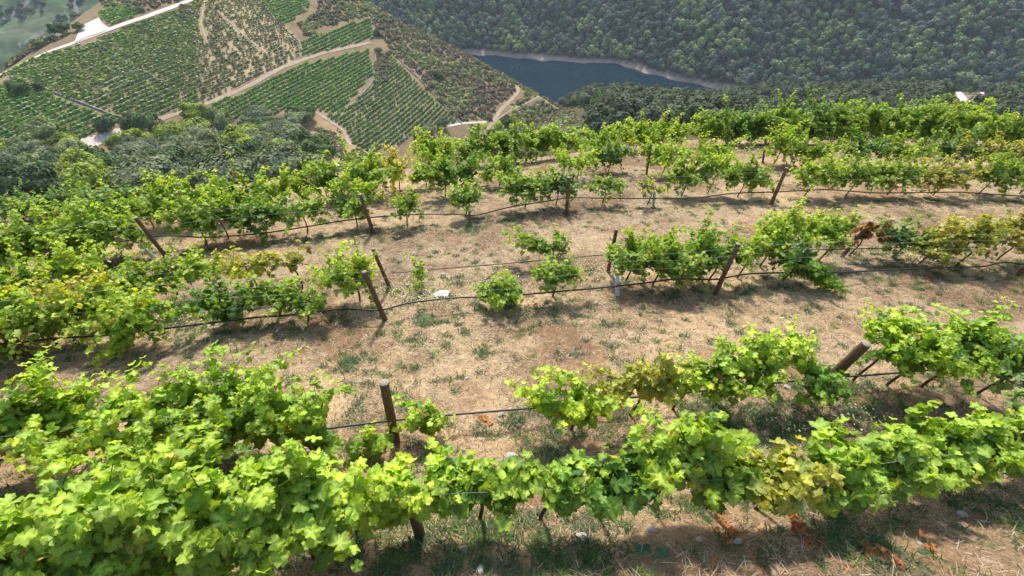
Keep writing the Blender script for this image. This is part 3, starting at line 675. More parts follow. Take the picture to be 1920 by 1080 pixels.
# vines: u, v of the middle of the canopy, half length along the row (m), lowest and highest leaf height (m), palette, density, named long shoots
def row(det, ls, items): return det, ls, items
VINES = {
 'A': row('hi', .185, [(-60, 1070, .6, 0.50, 1.40, 'green', 1.5, ()), (80, 1040, .6, 0.50, 1.45, 'green', 1.6, ()), (230, 1000, .6, 0.60, 1.50, 'green', 1.6, ()), (380, 975, .55, 0.60, 1.50, 'green', 1.6, ()), (510, 965, .5, 0.70, 1.50, 'green', 1.6, ()),
      (630, 942, .5, 0.45, 1.12, 'lime', 1.6, ()), (760, 929, .45, 0.65, 1.12, 'lime', 1.5, ()), (890, 904, .45, 0.82, 1.07, 'green', 1.4, ()), (1020, 907, .45, 0.77, 1.04, 'green', 1.4, ()), (1140, 902, .45, 0.77, 1.07, 'dark', 1.4, ()),
      (1250, 852, .42, 0.77, 1.47, 'green', 1.6, ((0, .1, 1, .45),)), (1370, 892, .42, 0.77, 1.00, 'green', 1.3, ()), (1480, 892, .42, 0.77, 1.00, 'olive', 1.3, ()), (1590, 886, .42, 0.60, 1.02, 'green', 1.4, ()), (1690, 862, .45, 0.60, 1.07, 'green', 1.5, ()),
      (1790, 829, .45, 0.60, 1.12, 'green', 1.6, ((0, .2, 1, .4),)), (1890, 814, .45, 0.60, 1.12, 'green', 1.5, ()), (1990, 804, .5, 0.60, 1.07, 'blue', 1.3, ())]),
 'B': row('hi', .145, [(-30, 800, .7, .5, 1.5, 'green', 1.2, ()), (70, 800, .6, .4, 1.45, 'lime', 1.3, ()), (210, 800, .6, .6, 1.5, 'lime', 1.1, ()), (350, 760, .65, .5, 1.7, 'green', 1.4, ((.2, .2, 1, .8),)), (480, 780, .6, .4, 1.5, 'green', 1.25, ((.1, .1, 1, .7),)),
      (330, 850, .55, .3, 1.0, 'green', 1.0, ()), (585, 810, .16, .2, 1.2, 'green', 1.3, ((0, .1, 1, .8),)), (800, 785, .16, .15, .75, 'green', 1.6, ((0, .1, 1, .55),)), (690, 830, .3, .1, .55, 'green', .9, ()),
      (1080, 750, .42, .35, 1.25, 'lime', 1.25, ((-1, .25, .2, .55),)), (1205, 712, .5, .6, 1.3, 'olive', 1.3, ()), (1290, 705, .3, .7, 1.15, 'lime', 1.2, ()), (1370, 700, .5, .35, 1.25, 'green', 1.6, ()), (1470, 660, .5, .8, 1.4, 'lime', 1.7, ()),
      (1545, 705, .32, .4, .95, 'dark', 1.5, ()), (1672, 632, .3, .95, 1.45, 'lime', 1.6, ()), (1735, 650, .5, .6, 1.5, 'green', 1.8, ((-.3, .8, .6, .9),)), (1810, 650, .6, .6, 1.5, 'green', 1.8, ()), (1920, 670, .6, .6, 1.4, 'blue', 1.6, ())]),
 'C': row('mid', .13, [(-30, 590, .8, .2, 1.3, 'green', 1.1, ()), (50, 595, .8, .15, 1.3, 'green', 1.2, ()), (120, 560, .75, .6, 1.25, 'yellow', .9, ()), (185, 570, .6, .5, 1.2, 'lime', .9, ()), (245, 590, .6, .25, 1.3, 'lime', 1., ((-.3, -.6, -.2, .9),)), (430, 565, .40, .12, 1.1, 'dark', 1.6, ()), (500, 545, .5, .5, 1.0, 'green', .7, ()), (560, 562, .6, .3, .85, 'green', .9, ()),
      (655, 505, .5, .3, 1.5, 'lime', 1.5, ((.3, .1, 1, .6), (-.8, 0, .2, .7))), (935, 538, .42, .15, .85, 'green', 1.3, ((0, .1, 1, .45),)), (1040, 510, .42, .5, 1.0, 'green', 1., ((1, -.1, .1, .5),)), (1185, 478, .5, .45, 1.2, 'green', 1.3, ()), (1240, 480, .45, .5, 1.3, 'green', 1.3, ()),
      (1290, 478, .55, .15, 1.4, 'green', 1.6, ((.35, .1, 1, 1.4), (.25, 0, 1, 1.2))), (1350, 475, .5, .65, 1.15, 'dark', 1.3, ()), (1410, 462, .55, .75, 1.3, 'lime', 1.3, ((.1, 0, 1, .6),)), (1460, 430, .55, .8, 1.6, 'lime', 1.5, ((.4, .2, .9, .9),)), (1535, 425, .55, .8, 1.5, 'lime', 1.1, ((1, .2, .5, .9), (.9, -.2, -.1, .8))),
      (1495, 480, .33, .3, 1.25, 'dark', 1.8, ((.6, -.9, -.3, 1.2), (.8, -.7, -.25, 1.3), (1, -.5, -.2, 1.0))), (1760, 450, .6, .3, 1.25, 'olive', .85, ()), (1845, 440, .6, .6, 1.4, 'olive', .9, ()), (1925, 430, .6, .5, 1.5, 'olive', 1., ())]),
 'H': row('mid', .12, [(-10, 530, .7, .3, 1.2, 'green', 1., ()), (70, 515, .6, .3, 1.1, 'lime', .9, ()), (140, 500, .6, .3, 1.1, 'lime', .9, ()), (240, 530, .5, .2, .9, 'green', 1., ()), (300, 510, .6, .35, 1.1, 'green', 1.1, ((0, 0, 1, .5),)), (375, 498, .6, .6, 1.05, 'lime', 1., ()), (455, 492, .6, .55, 1.15, 'yellow', 1., ((1, 0, .4, .7),)), (545, 490, .45, .5, 1.1, 'olive', .5, ()),
      (783, 497, .08, .3, .8, 'lime', 2.2, ()), (1035, 458, .40, .45, .95, 'green', 1.3, ((-1, .35, .5, 1.2), (-1, .15, .35, 1.1))), (1565, 440, .35, .5, 1.3, 'green', .8, ()), (1625, 430, .35, .4, 1.35, 'red', .45, ((.1, 0, 1, .5),)), (1705, 440, .6, .3, 1.2, 'blue', 1.1, ()), (1790, 440, .5, .4, 1.3, 'yellow', .8, ())]),
 'D': row('mid', .13, [(-30, 470, .8, .3, 1.4, 'green', .9, ()), (50, 455, .8, .2, 1.5, 'green', .9, ()), (130, 440, .8, .3, 1.5, 'green', .9, ()), (190, 428, .7, .15, 1.6, 'green', 1.1, ()), (355, 402, .6, .5, 1.5, 'green', .9, ()), (400, 395, .7, .3, 1.6, 'green', 1.1, ()), (480, 400, .6, .25, 1.4, 'dark', 1.2, ()),
      (560, 390, .6, .4, 1.3, 'green', .9, ()), (655, 375, .6, .3, 1.6, 'green', 1.3, ()), (755, 380, .5, .5, 1.15, 'green', .8, ()), (870, 368, .5, .35, 1.2, 'green', 1.1, ((-.5, .1, .8, .7),)), (985, 350, .6, .25, 1.4, 'green', 1.25, ()), (1045, 345, .6, .4, 1.3, 'dark', 1.1, ()),
      (1135, 345, .65, .4, 1.15, 'green', .9, ((.1, 0, 1, .5),)), (1222, 350, .4, .5, 1.0, 'olive', .5, ()), (1290, 325, .65, .3, 1.6, 'green', 1.2, ()), (1400, 325, .75, .3, 1.6, 'green', 1.3, ()), (1345, 310, .6, .8, 1.6, 'lime', .9, ()), (1530, 325, .7, .4, 1.5, 'lime', 1.1, ()), (1610, 325, .8, .3, 1.5, 'green', 1.2, ()),
      (1690, 325, .8, .3, 1.5, 'green', 1.2, ()), (1780, 325, .8, .3, 1.5, 'olive', 1.1, ()), (1870, 320, .8, .3, 1.6, 'green', 1.2, ()), (1950, 320, .8, .3, 1.6, 'green', 1., ())]),
 'E': row('lo', .15, [(150, 405, .9, .3, 1.2, 'green', .8, ()), (260, 385, .9, .3, 1.4, 'green', .9, ()), (350, 365, .9, .3, 1.7, 'lime', 1., ((0, 0, 1, .8),)), (430, 358, .9, .3, 1.6, 'green', 1., ()), (520, 345, .9, .4, 1.5, 'lime', 1., ((.3, 0, 1, 1.),)), (600, 335, .8, .3, 1.6, 'green', 1., ((.2, 0, 1, .9),)),
      (690, 325, .75, .3, 1.7, 'green', 1.3, ()), (740, 305, .25, .3, 2.0, 'yellow', 1.5, ((0, 0, 1, 1.1),)), (795, 330, .5, .1, 1.0, 'green', .7, ()), (830, 325, .5, .2, 1.7, 'green', 1.2, ()), (868, 320, .45, .2, 1.6, 'dark', 1.4, ()), (935, 318, .8, .3, 1.3, 'green', .9, ()),
      (1085, 300, .9, .5, 1.4, 'lime', .8, ()), (1145, 290, .8, .3, 1.4, 'dark', 1.2, ()), (1250, 290, .9, .4, 1.7, 'lime', 1., ((-.6, 0, 1, .9),)), (1335, 285, .9, .4, 1.6, 'lime', 1., ()), (1470, 262, .7, .3, 2.1, 'lime', 1.2, ((0, 0, 1, .8),)), (1530, 285, .8, .4, 1.5, 'green', 1., ()),
      (1620, 275, .9, .4, 1.6, 'dark', 1.1, ()), (1700, 280, .9, .3, 1.5, 'green', 1.1, ()), (1790, 278, .9, .3, 1.5, 'blue', 1.1, ()), (1870, 285, .9, .3, 1.6, 'olive', 1.1, ()), (1950, 285, .9, .3, 1.6, 'olive', 1., ())]),
 'F': row('lo', .17, [(825, 285, .8, .4, 1.4, 'lime', 1., ()), (890, 275, .9, .3, 1.4, 'green', 1.1, ((0, 0, 1, .7),)), (945, 280, .9, .2, 1.5, 'green', 1.1, ()), (1005, 270, .9, .4, 1.5, 'green', 1.1, ((.2, 0, 1, .7),)), (1060, 262, .8, .4, 1.3, 'lime', .8, ()), (1130, 255, .9, .4, 1.3, 'lime', .9, ((-.3, 0, 1, .8),)),
      (1190, 250, .9, .4, 1.3, 'lime', 1., ()), (1245, 243, .9, .3, 1.3, 'lime', 1., ((.5, 0, 1, 1.),)), (1335, 228, 1., .2, 1.7, 'green', 1.2, ((-.5, 0, .6, 1.),)), (1385, 225, 1., .3, 1.7, 'dark', 1.3, ((-.2, 0, 1, 1.2),)), (1440, 222, 1., .2, 1.8, 'green', 1.2, ()), (1500, 218, 1., .3, 1.8, 'dark', 1.3, ()),
      (1560, 213, 1., .2, 1.9, 'green', 1.3, ((0, 0, 1, .8),)), (1620, 210, 1., .2, 2.1, 'green', 1.3, ((0, 0, 1, .8),)), (1680, 214, 1., .3, 2., 'green', 1.3, ()), (1740, 220, 1., .3, 1.8, 'green', 1.2, ((0, 0, 1, .7),)), (1800, 225, 1., .4, 1.8, 'lime', 1.2, ((0, 0, 1, .9),)), (1860, 232, .9, .4, 1.8, 'green', 1.2, ((.4, 0, 1, .8),))])}
VINES['G'] = row('lo', .13, [(u_, 405, .7, .15, .9, 'blue', .9, ()) for u_ in range(-60, 260, 34)])
LOOK = {'green': 'leafy green', 'dark': 'dense dark green', 'lime': 'bright lime green', 'yellow': 'yellowing', 'blue': 'dull bluish green', 'red': 'reddish brown', 'olive': 'olive and browning'}
ORD = ['leftmost', 'second', 'third', 'fourth', 'fifth', 'sixth', 'seventh', 'eighth', 'ninth', 'tenth', 'eleventh', 'twelfth', 'thirteenth', 'fourteenth', 'fifteenth', 'sixteenth', 'seventeenth', 'eighteenth', 'nineteenth', 'twentieth', 'twenty-first', 'twenty-second', 'twenty-third', 'twenty-fourth', 'twenty-fifth']
for k_, f_ in (('F', 1.32), ('E', 1.0)):
    VINES[k_] = (VINES[k_][0], VINES[k_][1], [(a[0], a[1], a[2], a[3]*.7, a[4]*f_)+a[5:] for a in VINES[k_][2]])
n_near = 0; nleaf = 0
for k, (det, ls, items) in VINES.items():
    order = sorted(range(len(items)), key=lambda i: items[i][0])
    for rank, i in enumerate(order):
        u, v, hw, h0, h1, pal, dens, sh = items[i]
        
        if k in 'FG':
            uu, _, _ = proj(RP[k]); x, y = np.interp(u, uu, RP[k][:, 0]), np.interp(u, uu, RP[k][:, 1])
        else: c = hit(u, v, (h0+h1)/2+.06*(h1-h0)); x, y = c[0], c[1]
        x, y = float(x), float(y)
        b = np.array([x, y, float(height(x, y))])
        size = 'tiny' if hw < .2 else ('long-shooted' if sh else ('low' if h1 < 1.1 else ('tall' if h1 > 1.55 else 'bushy')))
        last = rank == len(order)-1
        lab = f"{size} {LOOK[pal]} vine, {'rightmost' if last else ORD[rank]+('' if rank == 0 else ' from left')} in {ROWN[k]}"
        (V, Fc, C), (Vt, Ft) = vine(b, rowdir(k, x), hw, h0, h1, pal, det, dens*((1.3 if k == 'A' else 1.15) if det == 'hi' else (.88 if det == 'mid' and u < 720 and k in 'CH' else ((.9 if k == 'D' else 1.0) if det == 'mid' else (.72 if k == 'E' else .95)))), ls*(1 if det == 'hi' else 1.12), shoots=sh, thick=((.19 if u < 1300 else .25) if k == 'A' and u > 600 else ((.24 if u < 1500 else .40) if k in 'AB' else .38)))
        e = empty('grapevine', b, lab, 'grapevine', 'grapevines of the near trellis rows')
        obj('foliage', mesh('foliage', V, Fc, M_leaf, C), e); obj('trunk', mesh('trunk', Vt, Ft, M_bark, smooth=True), e)
        n_near += 1; nleaf += len(Fc)
print('near vines', n_near, 'leaf faces', nleaf)
nfi = 298-n_near
far_vines(vp[:nfi], True); far_vines(vp[nfi:], False)

# ------------------------------------------------------------------ posts, wires, hoses, guard tubes
def post(k, bu, bv, tu, tv, hgt, label, r=.052):
    b = hit(bu, bv); d = norm(ray(tu, tv)); top0 = b+[0, 0, hgt]; t = top0@d; top = d*t
    top = b+norm(top-b)*hgt
    n = 9; P = np.array([b+(top-b)*s for s in np.linspace(-.12, 1, n)])-b; q = rng.uniform(.93, 1.07, n)*np.linspace(r*1.08, r*.95, n)
    V, Q, cp = tube(P, q, 14); V = V+rng.normal(0, .0015, V.shape)
    e = empty('vineyard_post', b, label, 'post', 'wooden trellis posts')
    obj('pole', mesh('pole', V, [Q, cp[:1]], M_post, smooth=True), e)
    th = np.arange(14)*2*math.pi/14; ax_ = norm(top-b); A = norm(np.cross(ax_, [0, 1, .1])); B = np.cross(ax_, A); rr = q[-1]
    tip = top-b; C1 = [tip+ax_*.001+rr*(math.cos(t)*A+math.sin(t)*B) for t in th]; C2 = [tip+ax_*.012+rr*.86*(math.cos(t)*A+math.sin(t)*B) for t in th]
    Vc = np.array(C1+C2); j = np.arange(14); Qc = np.stack([j, (j+1) % 14, 14+(j+1) % 14, 14+j], 1)
    obj('cut_end', mesh('cut_end', Vc, [Qc, np.array([14+j])], M_cut), e)
    return b, top
POSTS = {
 'A': [(788, 1003, 762, 925, .95, 'wooden post base showing under the nearest vine row')],
 'B': [(742, 828, 719, 712, 1.35, 'brown wooden post with pale cut top beside the small vine in the second row', .062), (1528, 735, 1634, 636, 1.35, 'thick dark post leaning right among vines at right of the second row', .075)],
 'C': [(722, 600, 681, 505, 1.4, 'leaning brown post at the vine left of centre in the third row'), (1340, 553, 1394, 436, 1.45, 'wooden post with pale top rising through foliage right of centre'), (1905, 518, 1985, 440, 1.4, 'wooden post at the right edge of the third row'), (58, 668, -20, 590, 1.3, 'post foot under the big vine at far left')],
 'H': [(730, 538, 697, 462, 1.2, 'thin brown post just behind the leaning one left of centre', .042), (1140, 510, 1157, 424, 1.3, 'slim grey-brown post with pale top in the centre of the slope', .045), (1578, 482, 1634, 416, 1.3, 'dark post wrapped in red leaves at right')],
 'D': [(312, 482, 256, 411, 1.4, 'rust-brown post beside a pale tube at left', .05), (700, 437, 674, 361, 1.4, 'tall slim post left of centre in the fourth row', .055), (1062, 403, 1067, 320, 1.4, 'straight brown post near the centre of the fourth row', .055), (1445, 384, 1481, 302, 1.45, 'tilted reddish post right of centre in the fourth row', .06)],
 'E': [(889, 308, 886, 262, 1.3, 'dark post between two bushes in the fifth row', .05), (1212, 326, 1221, 270, 1.4, 'leaning brown post in the fifth row right of centre', .05), (929, 322, 929, 276, 1.2, 'weathered post right of the dark one in the fifth row', .05), (1430, 305, 1436, 262, 1.4, 'post hidden among vines in the fifth row', .05)],
 'F': [(1812, 280, 1832, 232, 1.6, 'slanting post near the right end of the crest row', .06), (1112, 272, 1112, 240, 1.3, 'short post at the left of the crest row', .05)]}
for k, ps in POSTS.items():
    for p in ps: post(k, p[0], p[1], p[2], p[3], p[4], p[5], *( [p[6]] if len(p) > 6 else []))
WH = {'A': (.6, .95), 'B': (.6, .85, 1.1, 1.3), 'C': (.65, .95, 1.2, 1.4), 'H': (.45, .7, .95, 1.15), 'D': (.7, 1.05, 1.35), 'E': (.8, 1.25), 'F': (.9, 1.8)}
HN = ['lowest', 'second lowest', 'upper middle', 'top']
for k, hs in WH.items():
    P = RP[k]
    for j, h in enumerate(hs):
        Q = smooth_path(P, 60); Q = Q+[0, 0, h]; s = np.linspace(0, 1, 60); Q[:, 2] += .02*np.sin(s*37+j)-.01
        V, F4, cp = tube(Q, .0014 if k in 'AB' else (.0022 if k in 'CH' else .0028), 5)
        tag(obj('trellis_wire', mesh('trellis_wire', V, [F4, cp], M_wire)), f"{'top' if j == len(hs)-1 else HN[j]} thin steel wire along {ROWN[k]}", 'wire', 'trellis wires')
HOSE = {   # photo line of each black hose, height above ground
 'B': ([(560, 812), (640, 800), (720, 790), (830, 779), (1000, 765), (1130, 750), (1300, 735), (1420, 722), (1510, 712), (1650, 702), (1900, 681), (1990, 672)], .30, .017),
 'C': ([(-60, 655), (95, 635), (200, 629), (300, 617), (400, 605), (480, 595), (560, 590), (640, 578), (715, 583), (760, 568), (850, 558), (950, 555), (1100, 542), (1200, 532), (1270, 522), (1340, 525), (1400, 513), (1480, 511), (1570, 511), (1750, 502), (1850, 500), (1880, 490), (1930, 497), (1990, 500)], .34, .020),
 'H': ([(735, 512), (800, 506), (950, 494), (1130, 478), (1300, 472), (1460, 470), (1700, 464), (1850, 463)], .35, .014),
 'D': ([(60, 472), (210, 455), (300, 441), (390, 446), (500, 437), (600, 421), (640, 414), (700, 407), (770, 402), (850, 401), (890, 405), (955, 388), (1070, 370), (1140, 372), (1300, 372), (1375, 362), (1450, 360), (1550, 355), (1640, 362), (1800, 360), (1920, 368), (1990, 370)], .38, .021)}
for k, (px, h, r) in HOSE.items():
    a = np.array(px, float); P = hit(a[:, 0], a[:, 1], h); Q = smooth_path(P, 160)
    V, F4, cp = tube(Q, r, 7)
    tag(obj('irrigation_hose', mesh('irrigation_hose', V, [F4, cp], M_hose, smooth=True)), f'black drip hose strung along {ROWN[k]}', 'hose', 'black irrigation hoses')
def guard(bu, bv, tu, tv, h, label, m, r=.045):
    b = hit(bu, bv); d = norm(ray(tu, tv)); top = d*((b+[0, 0, h])@d); top = b+norm(top-b)*h
    P = np.array([b+(top-b)*s for s in np.linspace(-.05, 1, 5)])-b
    V, Q, cp = tube(P, r, 14); V2, Q2, _ = tube(P, r*.88, 14); n = len(V); j = np.arange(14)+56
    rim = np.stack([j, 56+(j-55) % 14, n+56+(j-55) % 14, n+j], 1)
    tag(obj('guard_tube', mesh('guard_tube', np.concatenate([V, V2]), [np.concatenate([Q, Q2[:, ::-1]+n, rim])], m, smooth=True), loc=tuple(b)), label, 'tube', 'plastic plant guard tubes')
guard(290, 484, 266, 464, .5, 'pale green guard tube leaning beside the rust-brown post', M_tube, .05)
guard(787, 527, 783, 508, .36, 'short green guard tube around a young vine', M_tube, .036)
guard(1158, 553, 1157, 508, .5, 'pale blue guard tube under the centre vine', M_tubeb, .05)
guard(1225, 386, 1227, 360, .5, 'green guard tube near the fourth row centre', M_tube, .05)
guard(881, 418, 880, 395, .4, 'brown-grey guard tube round a vine trunk in the fourth row', simple_mat('guard_tube_dirty', (.22, .17, .11), .8, .2, 9), .045)

# ------------------------------------------------------------------ stones, dry shoots, weeds, straw
def icorock(seed, n=26):
    import bmesh
    q = np.random.default_rng(seed); bm = bmesh.new(); bmesh.ops.create_icosphere(bm, subdivisions=2, radius=1)
    a = [norm(q.normal(0, 1, 3)) for _ in range(9)]; h = q.uniform(.55, .95, 9)
    for v in bm.verts:
        p = np.array(v.co)
        for ai, hi in zip(a, h):
            e = p@ai-hi
            if e > 0: p = p-ai*e
        p = p*[1, .75, .55]+q.normal(0, .02, 3); v.co = p
    me = bpy.data.meshes.new('stone'); bm.to_mesh(me); bm.free(); me.materials.append(M_stone); return me
rocks = [icorock(300+k) for k in range(6)]
STN = [(831, 516, .085, 'white angular stone above the third row hose left of centre'), (1382, 1017, .055, 'small white stone at lower right beside the orange dried shoot'), (870, 1032, .055, 'rounded beige stone below the nearest row'), (900, 1070, .06, 'pale flat stone at the bottom edge'),
  (960, 868, .16, 'broad whitish stone behind the nearest row'), (1805, 966, .06, 'white stone on the bare slope at right'), (718, 712, .02, ''), (940, 778, .06, 'white stone just under the second row hose'), (875, 710, .05, 'small white stone in the dry grass'), (830, 745, .06, ''),
  (1220, 994, .055, 'pale grey stone right of the nearest row centre'), (1090, 1008, .07, 'off-white stone under the nearest row leaves'), (520, 622, .07, 'white stone below the third row hose at left'), (1118, 568, .06, 'beige stone beside the blue tube'), (1545, 520, .0, ''), (1155, 858, .0, ''),
  (1400, 838, .12, 'pale stone lump behind the nearest row at right'), (1475, 727, .07, 'pale stone beside the second row hose at right'), (1030, 285, .14, 'white block under the crest row'), (1335, 535, .05, 'stone by the wooden post foot'), (980, 770, .05, 'small stone right of the white one under the hose'), (895, 770, .0, ''),
  (1015, 495, .07, 'pale stone near the short row hose'), (905, 492, .06, 'little pale stone left along the short row'), (1012, 1085, .0, ''), (1225, 505, .0, ''), (1450, 1075, .03, 'tiny stone at the bottom right'), (1310, 1012, .035, 'little beige pebble between dried shoots'), (1725, 1020, .03, 'little grey pebble on the right slope'), (1250, 1022, .03, 'small pebble left of the dried shoots'), (640, 612, .05, 'buff stone near the leaning post foot')]
for u, v, s, lab in STN:
    if not lab: continue
    p = hit(u, v); o = obj('stone', rocks[int(rng.integers(0, 6))], loc=(p[0], p[1], p[2]+s*.15)); o.scale = (s, s, s); o.rotation_euler = (rng.uniform(-.2, .2), rng.uniform(-.2, .2), rng.uniform(0, 6.28))
    tag(o, lab, 'stone', 'loose stones on the slope')
# crumpled white sheet lying over the rock
p = hit(828, 553); g = 14; X, Y = np.meshgrid(np.linspace(-.17, .17, g), np.linspace(-.13, .13, g)); Z = .10*np.exp(-(X**2+Y**2)/.018)+.012*wav(X*40, Y*40, 3, 61)+.02
X = X+.012*wav(X*30, Y*30, 3, 62); zz = height(X+p[0], Y+p[1])-p[2]; i = (np.arange(g-1)[:, None]*g+np.arange(g-1)[None]).ravel()
tag(obj('white_bag', mesh('white_bag', np.stack([X, Y, Z+zz], -1).reshape(-1, 3), np.stack([i, i+1, i+g+1, i+g], 1), M_cloth, smooth=True), loc=tuple(p)), 'crumpled pale bag lying under the hose left of centre', 'bag')
def dry_shoot(px, label, nl=60, w=.05, colr=(.50, .20, .07), ls=.10):
    a = smooth_path(px, 30); P = hit(a[:, 0], a[:, 1]); b = P[0].copy(); P[:, 2] += .012
    V, Q, cp = tube(P-b, .004, 5)
    q = P[rng.integers(0, 30, nl)]+np.column_stack([rng.normal(0, w, nl), rng.normal(0, w, nl), rng.uniform(0, .02, nl)])
    C = np.array(colr)*rng.uniform(.6, 1.4, (nl, 1))*rng.uniform(.85, 1.15, (nl, 3))
    Vl, Fl, Cl = leaves(q-b, rng.normal(0, .28, (nl, 3))+[0, 0, 1], rng.normal(0, 1, (nl, 3)), rng.uniform(.5, 1.0, nl)*ls*.85, C, 'mid')
    Vl = Vl+rng.normal(0, .006, Vl.shape)
    e = empty('dried_vine_shoot', b, label, 'dead shoot', 'dried orange shoots on the ground')
    obj('stem', mesh('stem', V, [Q, cp], M_bark), e); obj('dry_leaves', mesh('dry_leaves', Vl, Fl, M_dryl, Cl), e)
dry_shoot([(1330, 935), (1348, 968), (1362, 995), (1372, 1020)], 'long orange dried shoot with crumpled leaves, left of the three', 70)
dry_shoot([(1488, 972), (1505, 1000), (1520, 1022), (1545, 1025)], 'orange dried shoot in the middle of the three', 55, colr=(.48, .16, .06))
dry_shoot([(1610, 1015), (1632, 1035), (1655, 1050), (1680, 1062)], 'red-orange dried shoot, right of the three', 45, colr=(.45, .14, .06))
dry_shoot([(1735, 1028), (1745, 1040)], 'small orange leaf heap at lower right', 10)
dry_shoot([(1582, 1058), (1588, 1070)], 'single curled orange leaf near the bottom right', 4)
dry_shoot([(1342, 1058), (1350, 1068)], 'small orange leaf at the bottom right of centre', 4)
dry_shoot([(1430, 990), (1438, 1002)], 'pale beige dry leaf between the shoots', 4, colr=(.6, .42, .2))
dry_shoot([(1298, 940), (1305, 955)], 'dark red dried leaf under the nearest row', 7, colr=(.4, .08, .06))
dry_shoot([(900, 782), (912, 795)], 'orange dried leaves under the second row hose', 10, ls=.12)
dry_shoot([(940, 1000), (960, 1008)], 'tan dead leaves under the nearest row', 10, .06, (.5, .28, .12))
dry_shoot([(985, 575), (1000, 580), (1015, 578)], 'brown fallen leaves under the low centre vine', 30, .10, (.30, .12, .06), .08)
dry_shoot([(1780, 505), (1740, 525), (1760, 530)], 'dark red leaves scattered below the third row hose', 45, .14, (.30, .06, .05), .08)
dry_shoot([(1340, 800), (1345, 830)], 'orange leaves in the grass behind the nearest row', 18, .06)
dry_shoot([(1560, 805), (1575, 812)], 'orange leaves peeping above the nearest row', 12, .06)

def blades(P, ln, wd, up, cols, bend=.5):
    """grass blades: P (n,3) roots, one bent blade of 2 quads each"""
    n = len(P); a = rng.uniform(0, 6.28, n); h = np.stack([np.cos(a), np.sin(a), np.zeros(n)], 1); s = np.stack([-np.sin(a), np.cos(a), np.zeros(n)], 1)
    ln = np.asarray(ln)[:, None]; up = np.asarray(up)[:, None]; w = np.asarray(wd)[:, None]/2; z = np.array([0, 0, 1.])
    m = P+h*ln*.5*(1-up*.7)+z*ln*.5*up; t = P+h*ln*(1-up*.3)+z*ln*up*(1-bend)
    V = np.stack([P-s*w, P+s*w, m+s*w*.8, m-s*w*.8, t], 1).reshape(-1, 3); b = (np.arange(n)*5)[:, None]
    return V, [b+np.array([0, 1, 2, 3]), b+np.array([3, 2, 4])], np.repeat(cols, 5, 0)
def near_pts(n, y0=.2, y1=30, k=5.):
    t = rng.random(n); y = (y0+k)*((y1+k)/(y0+k))**t-k; hwid = (y*CP+(5.5+.3*y)*SP)*1.09+1.
    x = rng.uniform(-1, 1, n)*hwid; m = y < np.interp(x, YC_X, YC_Y)+2; return x[m], y[m]
x, y = near_pts(230000); z = height(x, y); dist = np.hypot(y, 5.5+.3*y)
ln = rng.uniform(.05, .15, len(x))*(1+dist*.02); wd_ = .0035+.0007*dist
base_c = np.array([(.51, .41, .275), (.41, .30, .19), (.64, .54, .39), (.24, .16, .105), (.14, .095, .065)])[rng.choice(5, len(x), p=[.27, .24, .15, .20, .14])]
pat = wav(x, y, 1.9, 71)+.8*wav(x, y, .7, 72)
keep = rng.random(len(x)) < np.clip(.66+pat*1.0, .08, 1)*np.where(y < 3, .6, 1)
V, Fl, C = blades(np.column_stack([x, y, z+.004])[keep], ln[keep], wd_[keep], rng.uniform(.05, .35, keep.sum()), (base_c*rng.uniform(.8, 1.15, (len(x), 1)))[keep])
tag(obj('dry_grass', mesh('dry_grass', V, Fl, M_grass, C)), 'matted straw-coloured dry grass over the slope', 'grass', kind='stuff')
# green weeds: tufts where the slope is damp, thicker under the rows
x, y = near_pts(13000, .2, 28, 4.); g1 = wav(x, y, 2.6, 81)+.6*wav(x, y, .9, 82)
dr = np.full(len(x), 9.)
for k in 'ABCHDE':
    P = RP[k]; yr = np.interp(x, P[:, 0], P[:, 1]); dr = np.minimum(dr, np.abs(y-yr-.1)+(0. if k in 'CD' else .25))
keep = rng.random(len(x)) < np.clip(.12+.6*np.clip(g1-.04, 0, 1)+.55*np.exp(-(dr/.45)**2), 0, 1)
xx, yy = x[keep], y[keep]
ex = []
for (u, v, rad, n) in ((800, 605, .25, 14), (650, 685, .35, 24), (760, 640, .2, 8), (910, 665, .12, 7), (1430, 790, .8, 70), (1590, 760, .9, 80), (1330, 770, .5, 30), (850, 1030, .5, 30), (1000, 1040, .45, 26), (730, 1040, .4, 22), (1600, 985, .5, 24), (1110, 1050, .4, 14),
        (160, 930, .7, 50), (1560, 1000, .4, 20), (1850, 960, .5, 16), (1640, 480, .8, 30), (1750, 490, .8, 26), (740, 430, .3, 8), (880, 430, .4, 16), (350, 510, .4, 18), (240, 490, .4, 14), (830, 870, .35, 20), (1020, 850, .4, 16), (1220, 840, .5, 18), (330, 600, .6, 26)):
    p = hit(u, v); ex.append(np.column_stack([rng.normal(p[0], rad*.6, n), rng.normal(p[1], rad*.5, n)]))
ex = np.concatenate(ex); xx = np.r_[xx, ex[:, 0]]; yy = np.r_[yy, ex[:, 1]]
nb = 26; rx = np.repeat(xx, nb)+rng.normal(0, .05, len(xx)*nb); ry = np.repeat(yy, nb)+rng.normal(0, .05, len(xx)*nb)
tc_ = np.array([(.07, .13, .045), (.10, .17, .05), (.13, .17, .09), (.17, .22, .07), (.09, .14, .07)])[rng.integers(0, 5, len(xx))]
cc_ = np.repeat(tc_, nb, 0)*rng.uniform(.7, 1.3, (len(rx), 1))
V, Fl, C = blades(np.column_stack([rx, ry, height(rx, ry)]), rng.uniform(.05, .17, len(rx)), .006+.0009*np.hypot(ry, 6), rng.uniform(.25, .8, len(rx)), cc_)
tag(obj('weeds', mesh('weeds', V, Fl, M_grass, C)), 'green and grey-green weeds growing in patches', 'weeds', kind='stuff')
